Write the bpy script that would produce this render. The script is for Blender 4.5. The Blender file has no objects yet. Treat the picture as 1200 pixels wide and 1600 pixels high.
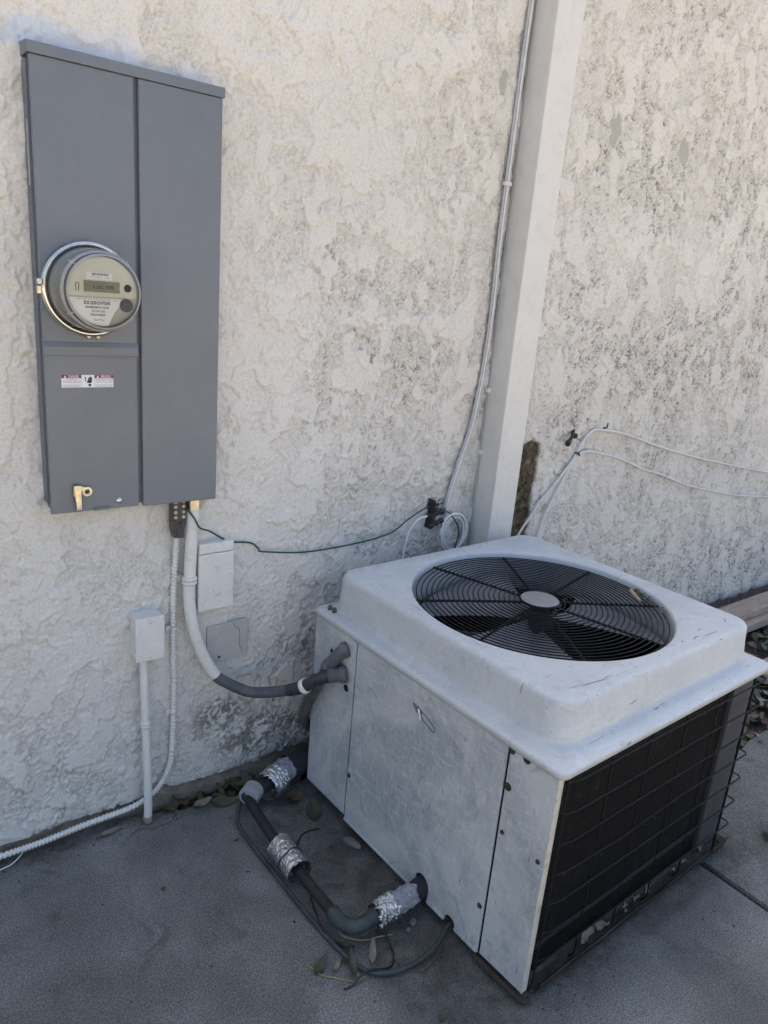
import bpy, bmesh, math, random
import numpy as np
from mathutils import Vector, Matrix

random.seed(7)
scn = bpy.context.scene
COL = scn.collection

# ------------------------------------------------------------------ camera, sky, sun, exposure
cam_d = bpy.data.cameras.new('camera')
cam = bpy.data.objects.new('camera', cam_d)
COL.objects.link(cam)
cam_d.sensor_fit = 'VERTICAL'
cam_d.sensor_height = 36.0
cam_d.lens = 25.86
cam_d.clip_start = 0.02
cam_d.clip_end = 500.0
_r = Vector((0.80053, -0.59348, 0.08326)); _u = Vector((0.10960, 0.28157, 0.95326)); _f = Vector((0.58918, 0.75399, -0.29045))
cam.matrix_world = Matrix(((_r.x, _u.x, -_f.x, 0.0), (_r.y, _u.y, -_f.y, -1.68), (_r.z, _u.z, -_f.z, 1.41766), (0, 0, 0, 1)))
scn.camera = cam

SUN_EL, SUN_AZ = math.radians(52), math.radians(12)      # the sun stands behind the house: this side is in open shade
world = bpy.data.worlds.new('World')
scn.world = world
world.use_nodes = True
wn = world.node_tree
bg = wn.nodes['Background']
sky = wn.nodes.new('ShaderNodeTexSky')
sky.sky_type = 'NISHITA'
sky.sun_disc = False
sky.sun_elevation = SUN_EL
sky.sun_rotation = SUN_AZ
sky.air_density = 1.0
sky.dust_density = 6.0
sky.ozone_density = 0.35
wn.links.new(sky.outputs['Color'], bg.inputs['Color'])
bg.inputs['Strength'].default_value = 0.12

sun_d = bpy.data.lights.new('sun', 'SUN')
sun_d.energy = 4.0
sun_d.angle = math.radians(0.53)
sun_d.color = (1.0, 0.93, 0.82)
sun = bpy.data.objects.new('sun', sun_d)
COL.objects.link(sun)
sdir = Vector((math.sin(SUN_AZ) * math.cos(SUN_EL), math.cos(SUN_AZ) * math.cos(SUN_EL), math.sin(SUN_EL)))
sun.rotation_euler = sdir.to_track_quat('Z', 'Y').to_euler()
sun.location = sdir * 20

scn.view_settings.view_transform = 'Standard'
scn.view_settings.look = 'None'
scn.view_settings.gamma = 1.0
scn.view_settings.use_curve_mapping = False
scn.view_settings.exposure = 1.78
scn.cycles.use_denoising = True
scn.cycles.max_bounces = 6
scn.cycles.diffuse_bounces = 3
scn.cycles.use_adaptive_sampling = True
scn.cycles.adaptive_threshold = 0.02
scn.cycles.transparent_max_bounces = 12

# ------------------------------------------------------------------ helpers: objects
def link(o, parent=None):
    COL.objects.link(o)
    if parent is not None:
        o.parent = parent
    return o

def tag(o, label=None, cat=None, group=None, kind=None):
    if label: o['label'] = label
    if cat: o['category'] = cat
    if group: o['group'] = group
    if kind: o['kind'] = kind
    return o

def empty(name, loc=(0, 0, 0), rz=0.0):
    o = bpy.data.objects.new(name, None)
    o.empty_display_size = 0.05
    o.location = loc
    o.rotation_euler = (0, 0, rz)
    return link(o)

class MB:
    """collects shapes, then builds ONE mesh object"""
    def __init__(s):
        s.v = []; s.f = []; s.sm = []
    def add(s, vs, fs, smooth=False):
        n = len(s.v)
        s.v.extend([tuple(v) for v in vs])
        for f in fs:
            s.f.append(tuple(n + i for i in f)); s.sm.append(smooth)
        return s
    def box(s, a, b, m=None):
        x0, y0, z0 = a; x1, y1, z1 = b
        vs = [(x0, y0, z0), (x1, y0, z0), (x1, y1, z0), (x0, y1, z0), (x0, y0, z1), (x1, y0, z1), (x1, y1, z1), (x0, y1, z1)]
        if m is not None: vs = [m @ Vector(v) for v in vs]
        return s.add(vs, [(0, 3, 2, 1), (4, 5, 6, 7), (0, 1, 5, 4), (1, 2, 6, 5), (2, 3, 7, 6), (3, 0, 4, 7)])
    def prism(s, poly, axis, a, b):
        """extrude a 2-D polygon along axis from a to b; polygon coordinates are the two other axes in order"""
        def P(q, t):
            if axis == 'x': return (t, q[0], q[1])
            if axis == 'y': return (q[0], t, q[1])
            return (q[0], q[1], t)
        n = len(poly)
        vs = [P(q, a) for q in poly] + [P(q, b) for q in poly]
        fs = [(i, (i + 1) % n, n + (i + 1) % n, n + i) for i in range(n)]
        fs += [tuple(range(n))[::-1], tuple(range(n, 2 * n))]
        return s.add(vs, fs)
    def tube(s, path, r, n=10, caps=True, closed=False, smooth=True):
        P = [Vector(p) for p in path]
        m = len(P)
        rf = r if callable(r) else (lambda i, t: r)
        T = []
        for i in range(m):
            if closed: d = P[(i + 1) % m] - P[i - 1]
            else: d = P[min(i + 1, m - 1)] - P[max(i - 1, 0)]
            T.append(d.normalized() if d.length > 1e-9 else Vector((0, 0, 1)))
        a = T[0].orthogonal().normalized()
        vs = []
        for i in range(m):
            a = (a - T[i] * a.dot(T[i])).normalized()
            b = T[i].cross(a)
            for k in range(n):
                t = 2 * math.pi * k / n
                vs.append(P[i] + (a * math.cos(t) + b * math.sin(t)) * rf(i, t))
        fs = []
        for i in range(m if closed else m - 1):
            j = (i + 1) % m
            for k in range(n):
                l = (k + 1) % n
                fs.append((i * n + k, i * n + l, j * n + l, j * n + k))
        s.add(vs, fs, smooth)
        if caps and not closed:
            s.add(vs[:n], [tuple(range(n))[::-1]]); s.add(vs[-n:], [tuple(range(n))])
        return s
    def lathe(s, prof, c, axis=(0, 0, 1), n=32, smooth=True, caps=(False, False)):
        """prof: (radius, height along axis)"""
        ax = Vector(axis).normalized(); a = ax.orthogonal().normalized(); b = ax.cross(a); c = Vector(c)
        vs = []
        for r, h in prof:
            for k in range(n):
                t = 2 * math.pi * k / n
                vs.append(c + ax * h + (a * math.cos(t) + b * math.sin(t)) * r)
        fs = []
        for i in range(len(prof) - 1):
            for k in range(n):
                l = (k + 1) % n
                fs.append((i * n + k, i * n + l, (i + 1) * n + l, (i + 1) * n + k))
        s.add(vs, fs, smooth)
        if caps[0]: s.add(vs[:n], [tuple(range(n))[::-1]])
        if caps[1]: s.add(vs[-n:], [tuple(range(n))])
        return s
    def build(s, name, mat, parent=None, origin=None, bevel=0.0, seg=2):
        me = bpy.data.meshes.new(name)
        o3 = Vector(origin) if origin is not None else Vector((0, 0, 0))
        me.from_pydata([tuple(Vector(v) - o3) for v in s.v], [], s.f)
        me.polygons.foreach_set('use_smooth', s.sm)
        me.materials.append(mat)
        me.update()
        o = bpy.data.objects.new(name, me)
        if parent is None: o.location = o3
        link(o, parent)
        if bevel > 0:
            bm = bmesh.new(); bm.from_mesh(me)
            ed = [e for e in bm.edges if len(e.link_faces) == 2 and e.calc_face_angle(0) > 0.6]
            bmesh.ops.bevel(bm, geom=ed, offset=bevel, segments=seg, profile=0.5, affect='EDGES', clamp_overlap=True)
            bmesh.ops.recalc_face_normals(bm, faces=bm.faces[:])
            bm.to_mesh(me); bm.free()
        return o

def smooth_path(pts, step=0.01, closed=False):
    """Catmull-Rom through pts, resampled evenly"""
    P = [Vector(p) for p in pts]
    out = []
    m = len(P)
    for i in range(m - 1):
        p0 = P[max(i - 1, 0)]; p1 = P[i]; p2 = P[i + 1]; p3 = P[min(i + 2, m - 1)]
        k = max(2, int((p2 - p1).length / step))
        for j in range(k):
            t = j / k
            out.append(0.5 * ((2 * p1) + (p2 - p0) * t + (2 * p0 - 5 * p1 + 4 * p2 - p3) * t * t + (3 * p1 - p0 - 3 * p2 + p3) * t ** 3))
    out.append(P[-1])
    return out

def text_obj(name, body, size, mat, M, parent, width=None, bold=0.0):
    """flat print: M maps the text plane (x right, y up, z outwards) to the parent's space"""
    cu = bpy.data.curves.new(name, 'FONT')
    cu.body = body; cu.size = size; cu.align_x = 'CENTER'; cu.align_y = 'CENTER'; cu.resolution_u = 2; cu.offset = bold
    to = bpy.data.objects.new(name, cu)
    COL.objects.link(to)
    bpy.context.view_layer.update()
    me = bpy.data.meshes.new_from_object(to)
    COL.objects.unlink(to); bpy.data.objects.remove(to)
    xs = [v.co.x for v in me.vertices] or [0, 1]
    w = max(xs) - min(xs)
    k = (width / w) if width and w > 0 else 1.0
    for v in me.vertices: v.co.x *= k
    me.transform(M)
    me.materials.clear(); me.materials.append(mat); me.name = name
    return link(bpy.data.objects.new(name, me), parent)

# ------------------------------------------------------------------ helpers: materials
def new_mat(name):
    m = bpy.data.materials.new(name)
    m.use_nodes = True
    nt = m.node_tree
    return m, nt, nt.nodes['Principled BSDF']

def N(nt, typ, **kw):
    n = nt.nodes.new(typ)
    for k, v in kw.items():
        if k in n.inputs.keys() if hasattr(n.inputs, 'keys') else False: n.inputs[k].default_value = v
        else: setattr(n, k, v)
    return n

def noise(nt, vec, scale, detail=4, rough=0.55, dist=0.0):
    n = nt.nodes.new('ShaderNodeTexNoise')
    n.inputs['Scale'].default_value = scale; n.inputs['Detail'].default_value = detail
    n.inputs['Roughness'].default_value = rough; n.inputs['Distortion'].default_value = dist
    nt.links.new(vec, n.inputs['Vector'])
    return n.outputs['Fac']

def ramp(nt, fac, stops):
    r = nt.nodes.new('ShaderNodeValToRGB')
    e = r.color_ramp.elements
    while len(e) < len(stops): e.new(0.5)
    for i, (p, c) in enumerate(stops):
        e[i].position = p
        e[i].color = (c, c, c, 1) if not hasattr(c, '__len__') else (*c, 1)
    nt.links.new(fac, r.inputs['Fac'])
    return r.outputs['Color']

def mix(nt, fac, a, b, mode='MIX'):
    m = nt.nodes.new('ShaderNodeMix'); m.data_type = 'RGBA'; m.blend_type = mode
    for sock, v in ((m.inputs['Factor'], fac), (m.inputs['A'], a), (m.inputs['B'], b)):
        if isinstance(v, (int, float)): sock.default_value = v
        elif hasattr(v, '__len__'): sock.default_value = (*v, 1)
        else: nt.links.new(v, sock)
    return m.outputs['Result']

def math_n(nt, op, a, b=0.0):
    m = nt.nodes.new('ShaderNodeMath'); m.operation = op
    for i, v in enumerate((a, b)):
        if isinstance(v, (int, float)): m.inputs[i].default_value = v
        else: nt.links.new(v, m.inputs[i])
    return m.outputs[0]

def bump(nt, bsdf, h, strength=0.3, dist=0.002):
    b = nt.nodes.new('ShaderNodeBump')
    b.inputs['Strength'].default_value = strength; b.inputs['Distance'].default_value = dist
    nt.links.new(h, b.inputs['Height'])
    nt.links.new(b.outputs['Normal'], bsdf.inputs['Normal'])

def coords(nt):
    return nt.nodes.new('ShaderNodeTexCoord').outputs['Object']

def simple(name, col, rough=0.5, metal=0.0, var=0.15, vscale=40, dirt=0.0, dirt_col=(0.05, 0.04, 0.03), dscale=12, bumps=0.15, bscale=200, bdist=0.0006, spec=0.5):
    """a plain paint / plastic / metal with uneven tone, some dirt and fine relief"""
    m, nt, b = new_mat(name)
    c = coords(nt)
    n1 = noise(nt, c, vscale, 5, 0.6)
    lo = tuple(x * (1 - var) for x in col); hi = tuple(min(1, x * (1 + var)) for x in col)
    colr = ramp(nt, n1, [(0.3, lo), (0.7, hi)])
    if dirt > 0:
        d = ramp(nt, noise(nt, c, dscale, 8, 0.7, 0.6), [(0.52, 0.0), (0.72, dirt)])
        colr = mix(nt, d, colr, dirt_col)
    nt.links.new(colr, b.inputs['Base Color'])
    b.inputs['Metallic'].default_value = metal
    b.inputs['Specular IOR Level'].default_value = spec
    rr = ramp(nt, noise(nt, c, vscale * 0.7, 4), [(0.3, max(0, rough - 0.1)), (0.7, min(1, rough + 0.1))])
    nt.links.new(rr, b.inputs['Roughness'])
    if bumps > 0: bump(nt, b, noise(nt, c, bscale, 4, 0.6), bumps, bdist)
    return m

M = {}
# painted stucco: cream paint, cavity grime, bare chips, old scar beside the post, grey-blue overspray (mesh attributes give their places)
def stucco_mat():
    m, nt, b = new_mat('painted_stucco')
    c = coords(nt)
    def attr(n):
        a = nt.nodes.new('ShaderNodeAttribute'); a.attribute_name = n; return a.outputs['Fac']
    co, gz = attr('coarse'), attr('grimezone')
    nf = noise(nt, c, 300, 3, 0.72)
    nm = noise(nt, c, 110, 2, 0.6)
    h = math_n(nt, 'ADD', math_n(nt, 'MULTIPLY', nf, 0.8), math_n(nt, 'MULTIPLY', nm, 0.9))
    base = ramp(nt, noise(nt, c, 1.6, 5, 0.6), [(0.3, (0.645, 0.622, 0.575)), (0.7, (0.71, 0.69, 0.645))])
    base = mix(nt, math_n(nt, 'MULTIPLY', co, 0.05), base, (0.52, 0.485, 0.42))
    base = mix(nt, ramp(nt, noise(nt, c, 170, 2, 0.6), [(0.36, 0.30), (0.52, 0.0)]), base, (0.42, 0.39, 0.335))
    base = mix(nt, attr('overspray'), base, (0.50, 0.57, 0.68))
    # dirt held in the creases of the coarse coat
    pore = ramp(nt, nf, [(0.34, 1.0), (0.44, 0.0)])
    pf = math_n(nt, 'MULTIPLY', pore, math_n(nt, 'MULTIPLY', co, math_n(nt, 'MULTIPLY', gz, 0.7)))
    base = mix(nt, pf, base, (0.10, 0.088, 0.07))
    speck = ramp(nt, nf, [(0.35, 1.0), (0.62, 0.55)])
    g = math_n(nt, 'MULTIPLY', attr('grime'), speck)
    base = mix(nt, g, base, mix(nt, gz, (0.13, 0.113, 0.085), (0.05, 0.045, 0.038)))
    dots = ramp(nt, noise(nt, c, 190, 2, 0.5), [(0.70, 0.0), (0.73, 1.0)])
    base = mix(nt, math_n(nt, 'MULTIPLY', dots, math_n(nt, 'MULTIPLY', gz, 0.75)), base, (0.05, 0.045, 0.04))
    base = mix(nt, attr('bare'), base, (0.42, 0.41, 0.38))
    sc = ramp(nt, noise(nt, c, 45, 6, 0.7), [(0.36, (0.02, 0.018, 0.015)), (0.58, (0.12, 0.095, 0.06)), (0.72, (0.30, 0.28, 0.24))])
    base = mix(nt, attr('scar'), base, sc)
    nt.links.new(base, b.inputs['Base Color'])
    b.inputs['Roughness'].default_value = 0.9
    b.inputs['Specular IOR Level'].default_value = 0.2
    hb = math_n(nt, 'MULTIPLY', h, math_n(nt, 'ADD', 0.35, math_n(nt, 'MULTIPLY', co, 0.65)))
    bump(nt, b, hb, 0.8, 0.0022)
    return m
M['stucco'] = stucco_mat()

def concrete_mat():
    m, nt, b = new_mat('old_concrete')
    c = coords(nt)
    base = ramp(nt, noise(nt, c, 3.2, 7, 0.65, 0.3), [(0.30, (0.096, 0.097, 0.092)), (0.5, (0.145, 0.146, 0.138)), (0.68, (0.205, 0.205, 0.194))])
    grain = ramp(nt, noise(nt, c, 300, 4, 0.8), [(0.32, 0.35), (0.5, 1.0), (0.68, 2.0)])
    base = mix(nt, 1.0, base, grain, 'MULTIPLY')
    base = mix(nt, 1.0, base, ramp(nt, noise(nt, c, 190, 3, 0.75), [(0.34, 0.78), (0.5, 1.02), (0.66, 1.32)]), 'MULTIPLY')
    sp = ramp(nt, noise(nt, c, 420, 1, 0.5), [(0.68, 0.0), (0.74, 0.55)])
    base = mix(nt, sp, base, (0.42, 0.42, 0.42))
    stain = ramp(nt, noise(nt, c, 9, 6, 0.7, 0.8), [(0.56, 0.0), (0.72, 0.55)])
    base = mix(nt, stain, base, (0.035, 0.034, 0.033))
    eff = ramp(nt, noise(nt, c, 6.3, 8, 0.75, 1.2), [(0.62, 0.0), (0.74, 0.30)])
    base = mix(nt, eff, base, (0.26, 0.26, 0.25))
    # dirt trodden and washed against the unit and the wall foot
    sp3 = nt.nodes.new('ShaderNodeSeparateXYZ'); nt.links.new(c, sp3.inputs[0])
    def band(sock, a, b_, soft):
        r1_ = nt.nodes.new('ShaderNodeMapRange'); r1_.interpolation_type = 'SMOOTHSTEP'; r1_.inputs[1].default_value = a - soft; r1_.inputs[2].default_value = a
        r2_ = nt.nodes.new('ShaderNodeMapRange'); r2_.interpolation_type = 'SMOOTHSTEP'; r2_.inputs[1].default_value = b_ + soft; r2_.inputs[2].default_value = b_
        nt.links.new(sock, r1_.inputs[0]); nt.links.new(sock, r2_.inputs[0])
        return math_n(nt, 'MULTIPLY', r1_.outputs[0], r2_.outputs[0])
    X_, Y_ = sp3.outputs[0], sp3.outputs[1]
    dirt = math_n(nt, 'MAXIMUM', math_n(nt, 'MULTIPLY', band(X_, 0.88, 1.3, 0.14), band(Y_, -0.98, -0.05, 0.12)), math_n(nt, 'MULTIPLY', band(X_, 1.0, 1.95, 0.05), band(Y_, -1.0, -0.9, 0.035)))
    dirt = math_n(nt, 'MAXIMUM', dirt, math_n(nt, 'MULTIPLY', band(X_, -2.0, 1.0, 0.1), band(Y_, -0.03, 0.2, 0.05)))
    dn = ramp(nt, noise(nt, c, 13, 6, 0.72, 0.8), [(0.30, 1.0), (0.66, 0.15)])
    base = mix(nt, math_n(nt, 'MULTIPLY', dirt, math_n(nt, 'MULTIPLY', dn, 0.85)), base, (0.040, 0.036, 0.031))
    vc = nt.nodes.new('ShaderNodeTexVoronoi'); vc.feature = 'DISTANCE_TO_EDGE'; vc.inputs['Scale'].default_value = 3.3
    wv = nt.nodes.new('ShaderNodeVectorMath'); wv.operation = 'ADD'
    nn = nt.nodes.new('ShaderNodeTexNoise'); nn.inputs['Scale'].default_value = 9; nn.inputs['Detail'].default_value = 5
    sc3 = nt.nodes.new('ShaderNodeVectorMath'); sc3.operation = 'SCALE'; sc3.inputs['Scale'].default_value = 0.22
    nt.links.new(c, nn.inputs['Vector']); nt.links.new(nn.outputs['Color'], sc3.inputs[0]); nt.links.new(c, wv.inputs[0]); nt.links.new(sc3.outputs[0], wv.inputs[1]); nt.links.new(wv.outputs[0], vc.inputs['Vector'])
    crk = ramp(nt, vc.outputs['Distance'], [(0.0, 1.0), (0.010, 0.0)])
    crk = mix(nt, 1.0, crk, ramp(nt, noise(nt, c, 2.6, 2), [(0.64, 0.0), (0.70, 0.7)]), 'MULTIPLY')
    base = mix(nt, crk, base, (0.016, 0.015, 0.014))
    v = nt.nodes.new('ShaderNodeTexVoronoi'); v.inputs['Scale'].default_value = 26
    nt.links.new(c, v.inputs['Vector'])
    pit = ramp(nt, v.outputs['Distance'], [(0.05, 1.0), (0.10, 0.0)])
    pit = mix(nt, 1.0, pit, ramp(nt, noise(nt, c, 7, 2), [(0.54, 0.0), (0.60, 1.0)]), 'MULTIPLY')
    base = mix(nt, pit, base, (0.02, 0.02, 0.02))
    nt.links.new(base, b.inputs['Base Color'])
    b.inputs['Roughness'].default_value = 0.88
    b.inputs['Specular IOR Level'].default_value = 0.3
    h = math_n(nt, 'ADD', noise(nt, c, 240, 4, 0.75), math_n(nt, 'MULTIPLY', noise(nt, c, 22, 5), 1.6))
    h = math_n(nt, 'SUBTRACT', h, math_n(nt, 'ADD', math_n(nt, 'MULTIPLY', pit, 1.0), math_n(nt, 'MULTIPLY', crk, 1.2)))
    bump(nt, b, h, 0.9, 0.0035)
    return m
M['concrete'] = concrete_mat()

def ac_paint(name, col, dull, smear):
    m, nt, b = new_mat(name)
    tc = nt.nodes.new('ShaderNodeTexCoord'); c = tc.outputs['Object']
    def mapped(rot, sc):
        mp = nt.nodes.new('ShaderNodeMapping'); mp.inputs['Rotation'].default_value = rot; mp.inputs['Scale'].default_value = sc
        nt.links.new(c, mp.inputs['Vector']); return mp.outputs['Vector']
    base = mix(nt, ramp(nt, noise(nt, c, 3.0, 5, 0.6, 1.2), [(0.42, 0.0), (0.60, smear)]), col, dull)
    # wiped streaks and hand smears
    for rot, sc, k in (((0.9, 0.2, 0.3), (1.0, 3.4, 1.0), 13), ((-0.5, 0.4, 0.1), (1.0, 1.0, 3.0), 10)):
        w = ramp(nt, noise(nt, mapped(rot, sc), k, 7, 0.72, 2.6), [(0.52, 0.0), (0.64, smear * 0.55)])
        base = mix(nt, w, base, tuple(min(1, x * 1.22) for x in col))
    patch = ramp(nt, noise(nt, c, 14, 3, 0.5, 2.0), [(0.64, 0.0), (0.66, smear * 0.4)])
    base = mix(nt, patch, base, tuple(x * 0.72 for x in dull))
    base = mix(nt, ramp(nt, noise(nt, c, 75, 6, 0.75, 0.8), [(0.60, 0.0), (0.76, 0.25)]), base, tuple(x * 0.5 for x in dull))
    base = mix(nt, ramp(nt, noise(nt, c, 130, 2, 0.5), [(0.73, 0.0), (0.77, 0.8)]), base, (0.07, 0.06, 0.05))
    scr = ramp(nt, noise(nt, mapped((0.5, 0.9, 0.7), (1.0, 12.0, 1.0)), 14, 2, 0.5, 0.8), [(0.715, 0.0), (0.735, 0.7)])
    base = mix(nt, scr, base, (0.09, 0.09, 0.09))
    nt.links.new(base, b.inputs['Base Color'])
    nt.links.new(ramp(nt, noise(nt, c, 9, 5), [(0.3, 0.42), (0.7, 0.7)]), b.inputs['Roughness'])
    b.inputs['Specular IOR Level'].default_value = 0.4
    h = math_n(nt, 'ADD', noise(nt, c, 9, 3), math_n(nt, 'MULTIPLY', noise(nt, c, 300, 3), 0.06))
    bump(nt, b, h, 0.3, 0.004)
    return m
M['ac_side'] = ac_paint('chalky_side_paint', (0.50, 0.52, 0.515), (0.31, 0.335, 0.352), 0.9)
M['ac_top'] = ac_paint('chalky_cover_paint', (0.50, 0.525, 0.53), (0.42, 0.445, 0.46), 0.65)  # cool tint puts the sky's blue reflection into the cover colour

def coil_mat():
    m, nt, b = new_mat('dusty_black_fins')
    c = coords(nt)
    w = nt.nodes.new('ShaderNodeTexWave'); w.wave_type = 'BANDS'; w.bands_direction = 'Z'
    w.inputs['Scale'].default_value = 36; w.inputs['Distortion'].default_value = 1.2; w.inputs['Detail'].default_value = 3; w.inputs['Detail Scale'].default_value = 20
    nt.links.new(c, w.inputs['Vector'])
    mp = nt.nodes.new('ShaderNodeMapping'); mp.inputs['Scale'].default_value = (3.0, 3.0, 0.5)
    nt.links.new(c, mp.inputs['Vector'])
    base = mix(nt, w.outputs['Fac'], (0.0008, 0.0008, 0.001), (0.0075, 0.0075, 0.008))
    d = ramp(nt, noise(nt, mp.outputs['Vector'], 34, 7, 0.75), [(0.48, 0.0), (0.75, 0.5)])
    d = mix(nt, 1.0, d, ramp(nt, noise(nt, c, 5, 4), [(0.42, 0.1), (0.66, 1.0)]), 'MULTIPLY')
    base = mix(nt, d, base, (0.060, 0.054, 0.046))
    base = mix(nt, ramp(nt, noise(nt, c, 120, 1), [(0.73, 0.0), (0.77, 0.6)]), base, (0.2, 0.18, 0.16))
    nt.links.new(base, b.inputs['Base Color'])
    b.inputs['Roughness'].default_value = 0.75; b.inputs['Specular IOR Level'].default_value = 0.15
    bump(nt, b, w.outputs['Fac'], 0.5, 0.002)
    return m
M['coil'] = coil_mat()

def foil_mat():
    m, nt, b = new_mat('crumpled_foil')
    c = coords(nt)
    b.inputs['Metallic'].default_value = 1.0
    nt.links.new(ramp(nt, noise(nt, c, 30, 4), [(0.3, (0.48, 0.49, 0.50)), (0.7, (0.74, 0.75, 0.76))]), b.inputs['Base Color'])
    b.inputs['Roughness'].default_value = 0.34
    v = nt.nodes.new('ShaderNodeTexVoronoi'); v.inputs['Scale'].default_value = 110
    nt.links.new(c, v.inputs['Vector'])
    bump(nt, b, math_n(nt, 'ADD', v.outputs['Distance'], noise(nt, c, 160, 3)), 0.55, 0.003)
    return m
M['foil'] = foil_mat()

def clear_mat():
    m, nt, b = new_mat('clear_cover')
    nt.nodes.remove(b)
    out = nt.nodes['Material Output']
    tr = nt.nodes.new('ShaderNodeBsdfTransparent'); tr.inputs['Color'].default_value = (0.95, 0.95, 0.935, 1)
    gl = nt.nodes.new('ShaderNodeBsdfPrincipled'); gl.inputs['Base Color'].default_value = (0.55, 0.56, 0.55, 1); gl.inputs['Roughness'].default_value = 0.08
    fr = nt.nodes.new('ShaderNodeFresnel'); fr.inputs['IOR'].default_value = 1.5
    sc = math_n(nt, 'ADD', math_n(nt, 'MULTIPLY', fr.outputs['Fac'], 0.95), 0.02)
    mx = nt.nodes.new('ShaderNodeMixShader')
    nt.links.new(sc, mx.inputs['Fac']); nt.links.new(tr.outputs[0], mx.inputs[1]); nt.links.new(gl.outputs[0], mx.inputs[2])
    nt.links.new(mx.outputs[0], out.inputs['Surface'])
    return m
M['clear'] = clear_mat()

def wood_mat():
    m, nt, b = new_mat('weathered_lumber')
    c = coords(nt)
    mp = nt.nodes.new('ShaderNodeMapping'); mp.inputs['Scale'].default_value = (1.2, 16, 16)
    nt.links.new(c, mp.inputs['Vector'])
    g = noise(nt, mp.outputs['Vector'], 5, 6, 0.65, 0.8)
    base = ramp(nt, g, [(0.3, (0.27, 0.205, 0.16)), (0.6, (0.40, 0.32, 0.26)), (0.75, (0.46, 0.385, 0.32))])
    base = mix(nt, ramp(nt, noise(nt, c, 14, 3), [(0.66, 0.0), (0.72, 0.7)]), base, (0.09, 0.055, 0.035))
    nt.links.new(base, b.inputs['Base Color']); b.inputs['Roughness'].default_value = 0.8
    bump(nt, b, g, 0.4, 0.002)
    return m
M['wood'] = wood_mat()

def leaf_mat(name, a, bcol):
    m, nt, b = new_mat(name)
    c = coords(nt)
    oi = nt.nodes.new('ShaderNodeObjectInfo')
    base = ramp(nt, noise(nt, c, 28, 4, 0.6), [(0.3, a), (0.7, bcol)])
    nt.links.new(base, b.inputs['Base Color']); b.inputs['Roughness'].default_value = 0.55
    return m
M['leaf_green'] = leaf_mat('leaf_green', (0.026, 0.038, 0.02), (0.068, 0.082, 0.042))
M['leaf_brown'] = leaf_mat('leaf_brown', (0.05, 0.034, 0.02), (0.14, 0.10, 0.06))
M['leaf_pale'] = leaf_mat('leaf_pale', (0.11, 0.095, 0.072), (0.25, 0.215, 0.17))

M['soil'] = simple('dark_soil', (0.035, 0.028, 0.021), 0.95, var=0.5, vscale=60, bumps=1.0, bscale=90, bdist=0.012)
M['gravel'] = simple('dry_ground', (0.42, 0.365, 0.29), 0.95, var=0.4, vscale=8, bumps=0.8, bscale=60, bdist=0.01)  # unseen ground beyond the slabs, made pale and warm to bounce sunlight
M['found'] = simple('tan_footing', (0.30, 0.262, 0.205), 0.95, var=0.35, vscale=25, dirt=0.7, dscale=10, bumps=0.8, bscale=90, bdist=0.006)
M['post'] = simple('post_paint', (0.64, 0.63, 0.595), 0.55, var=0.04, vscale=12, dirt=0.25, dirt_col=(0.35, 0.33, 0.3), dscale=30, bumps=0.12, bscale=60, bdist=0.0015)
M['panel'] = simple('grey_enamel', (0.150, 0.168, 0.192), 0.42, var=0.06, vscale=5, dirt=0.16, dirt_col=(0.25, 0.26, 0.28), dscale=45, bumps=0.05, bscale=500, bdist=0.0003)
M['panel_in'] = simple('grey_enamel_edge', (0.13, 0.147, 0.172), 0.45, var=0.05)
M['white_paint'] = simple('thick_white_paint', (0.70, 0.685, 0.64), 0.6, var=0.06, vscale=20, dirt=0.35, dirt_col=(0.30, 0.28, 0.25), dscale=40, bumps=0.3, bscale=120, bdist=0.0012)
M['plate'] = simple('plate_paint', (0.44, 0.435, 0.415), 0.55, var=0.08, vscale=15, dirt=0.3, dirt_col=(0.3, 0.28, 0.25), dscale=20, bumps=0.25, bscale=70, bdist=0.001)
M['cable'] = simple('white_cable', (0.66, 0.66, 0.65), 0.45, var=0.05, dirt=0.25, dirt_col=(0.35, 0.33, 0.3), dscale=60, bumps=0.0)
M['cable_grey'] = simple('grey_cable', (0.42, 0.43, 0.45), 0.5, var=0.08, bumps=0.0)
M['grey_flex'] = simple('grey_flexible_jacket', (0.072, 0.078, 0.088), 0.55, var=0.15, vscale=30, dirt=0.25, dirt_col=(0.2, 0.2, 0.2), dscale=60, bumps=0.2)
M['grey_pvc'] = simple('grey_plastic_fitting', (0.105, 0.110, 0.118), 0.5, var=0.12, bumps=0.15)
M['tape'] = simple('black_tape', (0.035, 0.037, 0.042), 0.3, var=0.2, vscale=90, bumps=0.5, bscale=110, bdist=0.002)
M['black'] = simple('black_plastic', (0.012, 0.012, 0.013), 0.5, var=0.2, bumps=0.2)
M['wire_black'] = simple('black_wire_coating', (0.014, 0.014, 0.016), 0.45, var=0.2, bumps=0.0)
M['guard'] = simple('dark_coated_wire', (0.006, 0.0065, 0.008), 0.55, spec=0.25, var=0.35, vscale=90, dirt=0.3, dirt_col=(0.04, 0.035, 0.03), bumps=0.0)
M['green'] = simple('green_wire', (0.010, 0.055, 0.040), 0.45, var=0.1, bumps=0.0)
M['yellow'] = simple('yellowed_wire', (0.30, 0.24, 0.10), 0.5, var=0.1, bumps=0.0)
M['brown'] = simple('brown_wire', (0.12, 0.07, 0.045), 0.5, var=0.1, bumps=0.0)
M['chrome'] = simple('bright_steel', (0.62, 0.61, 0.57), 0.22, 1.0, var=0.1, vscale=60, bumps=0.1, bscale=120)
M['brass'] = simple('zinc_yellow', (0.60, 0.54, 0.40), 0.4, 1.0, var=0.2, vscale=90, bumps=0.2)
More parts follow.
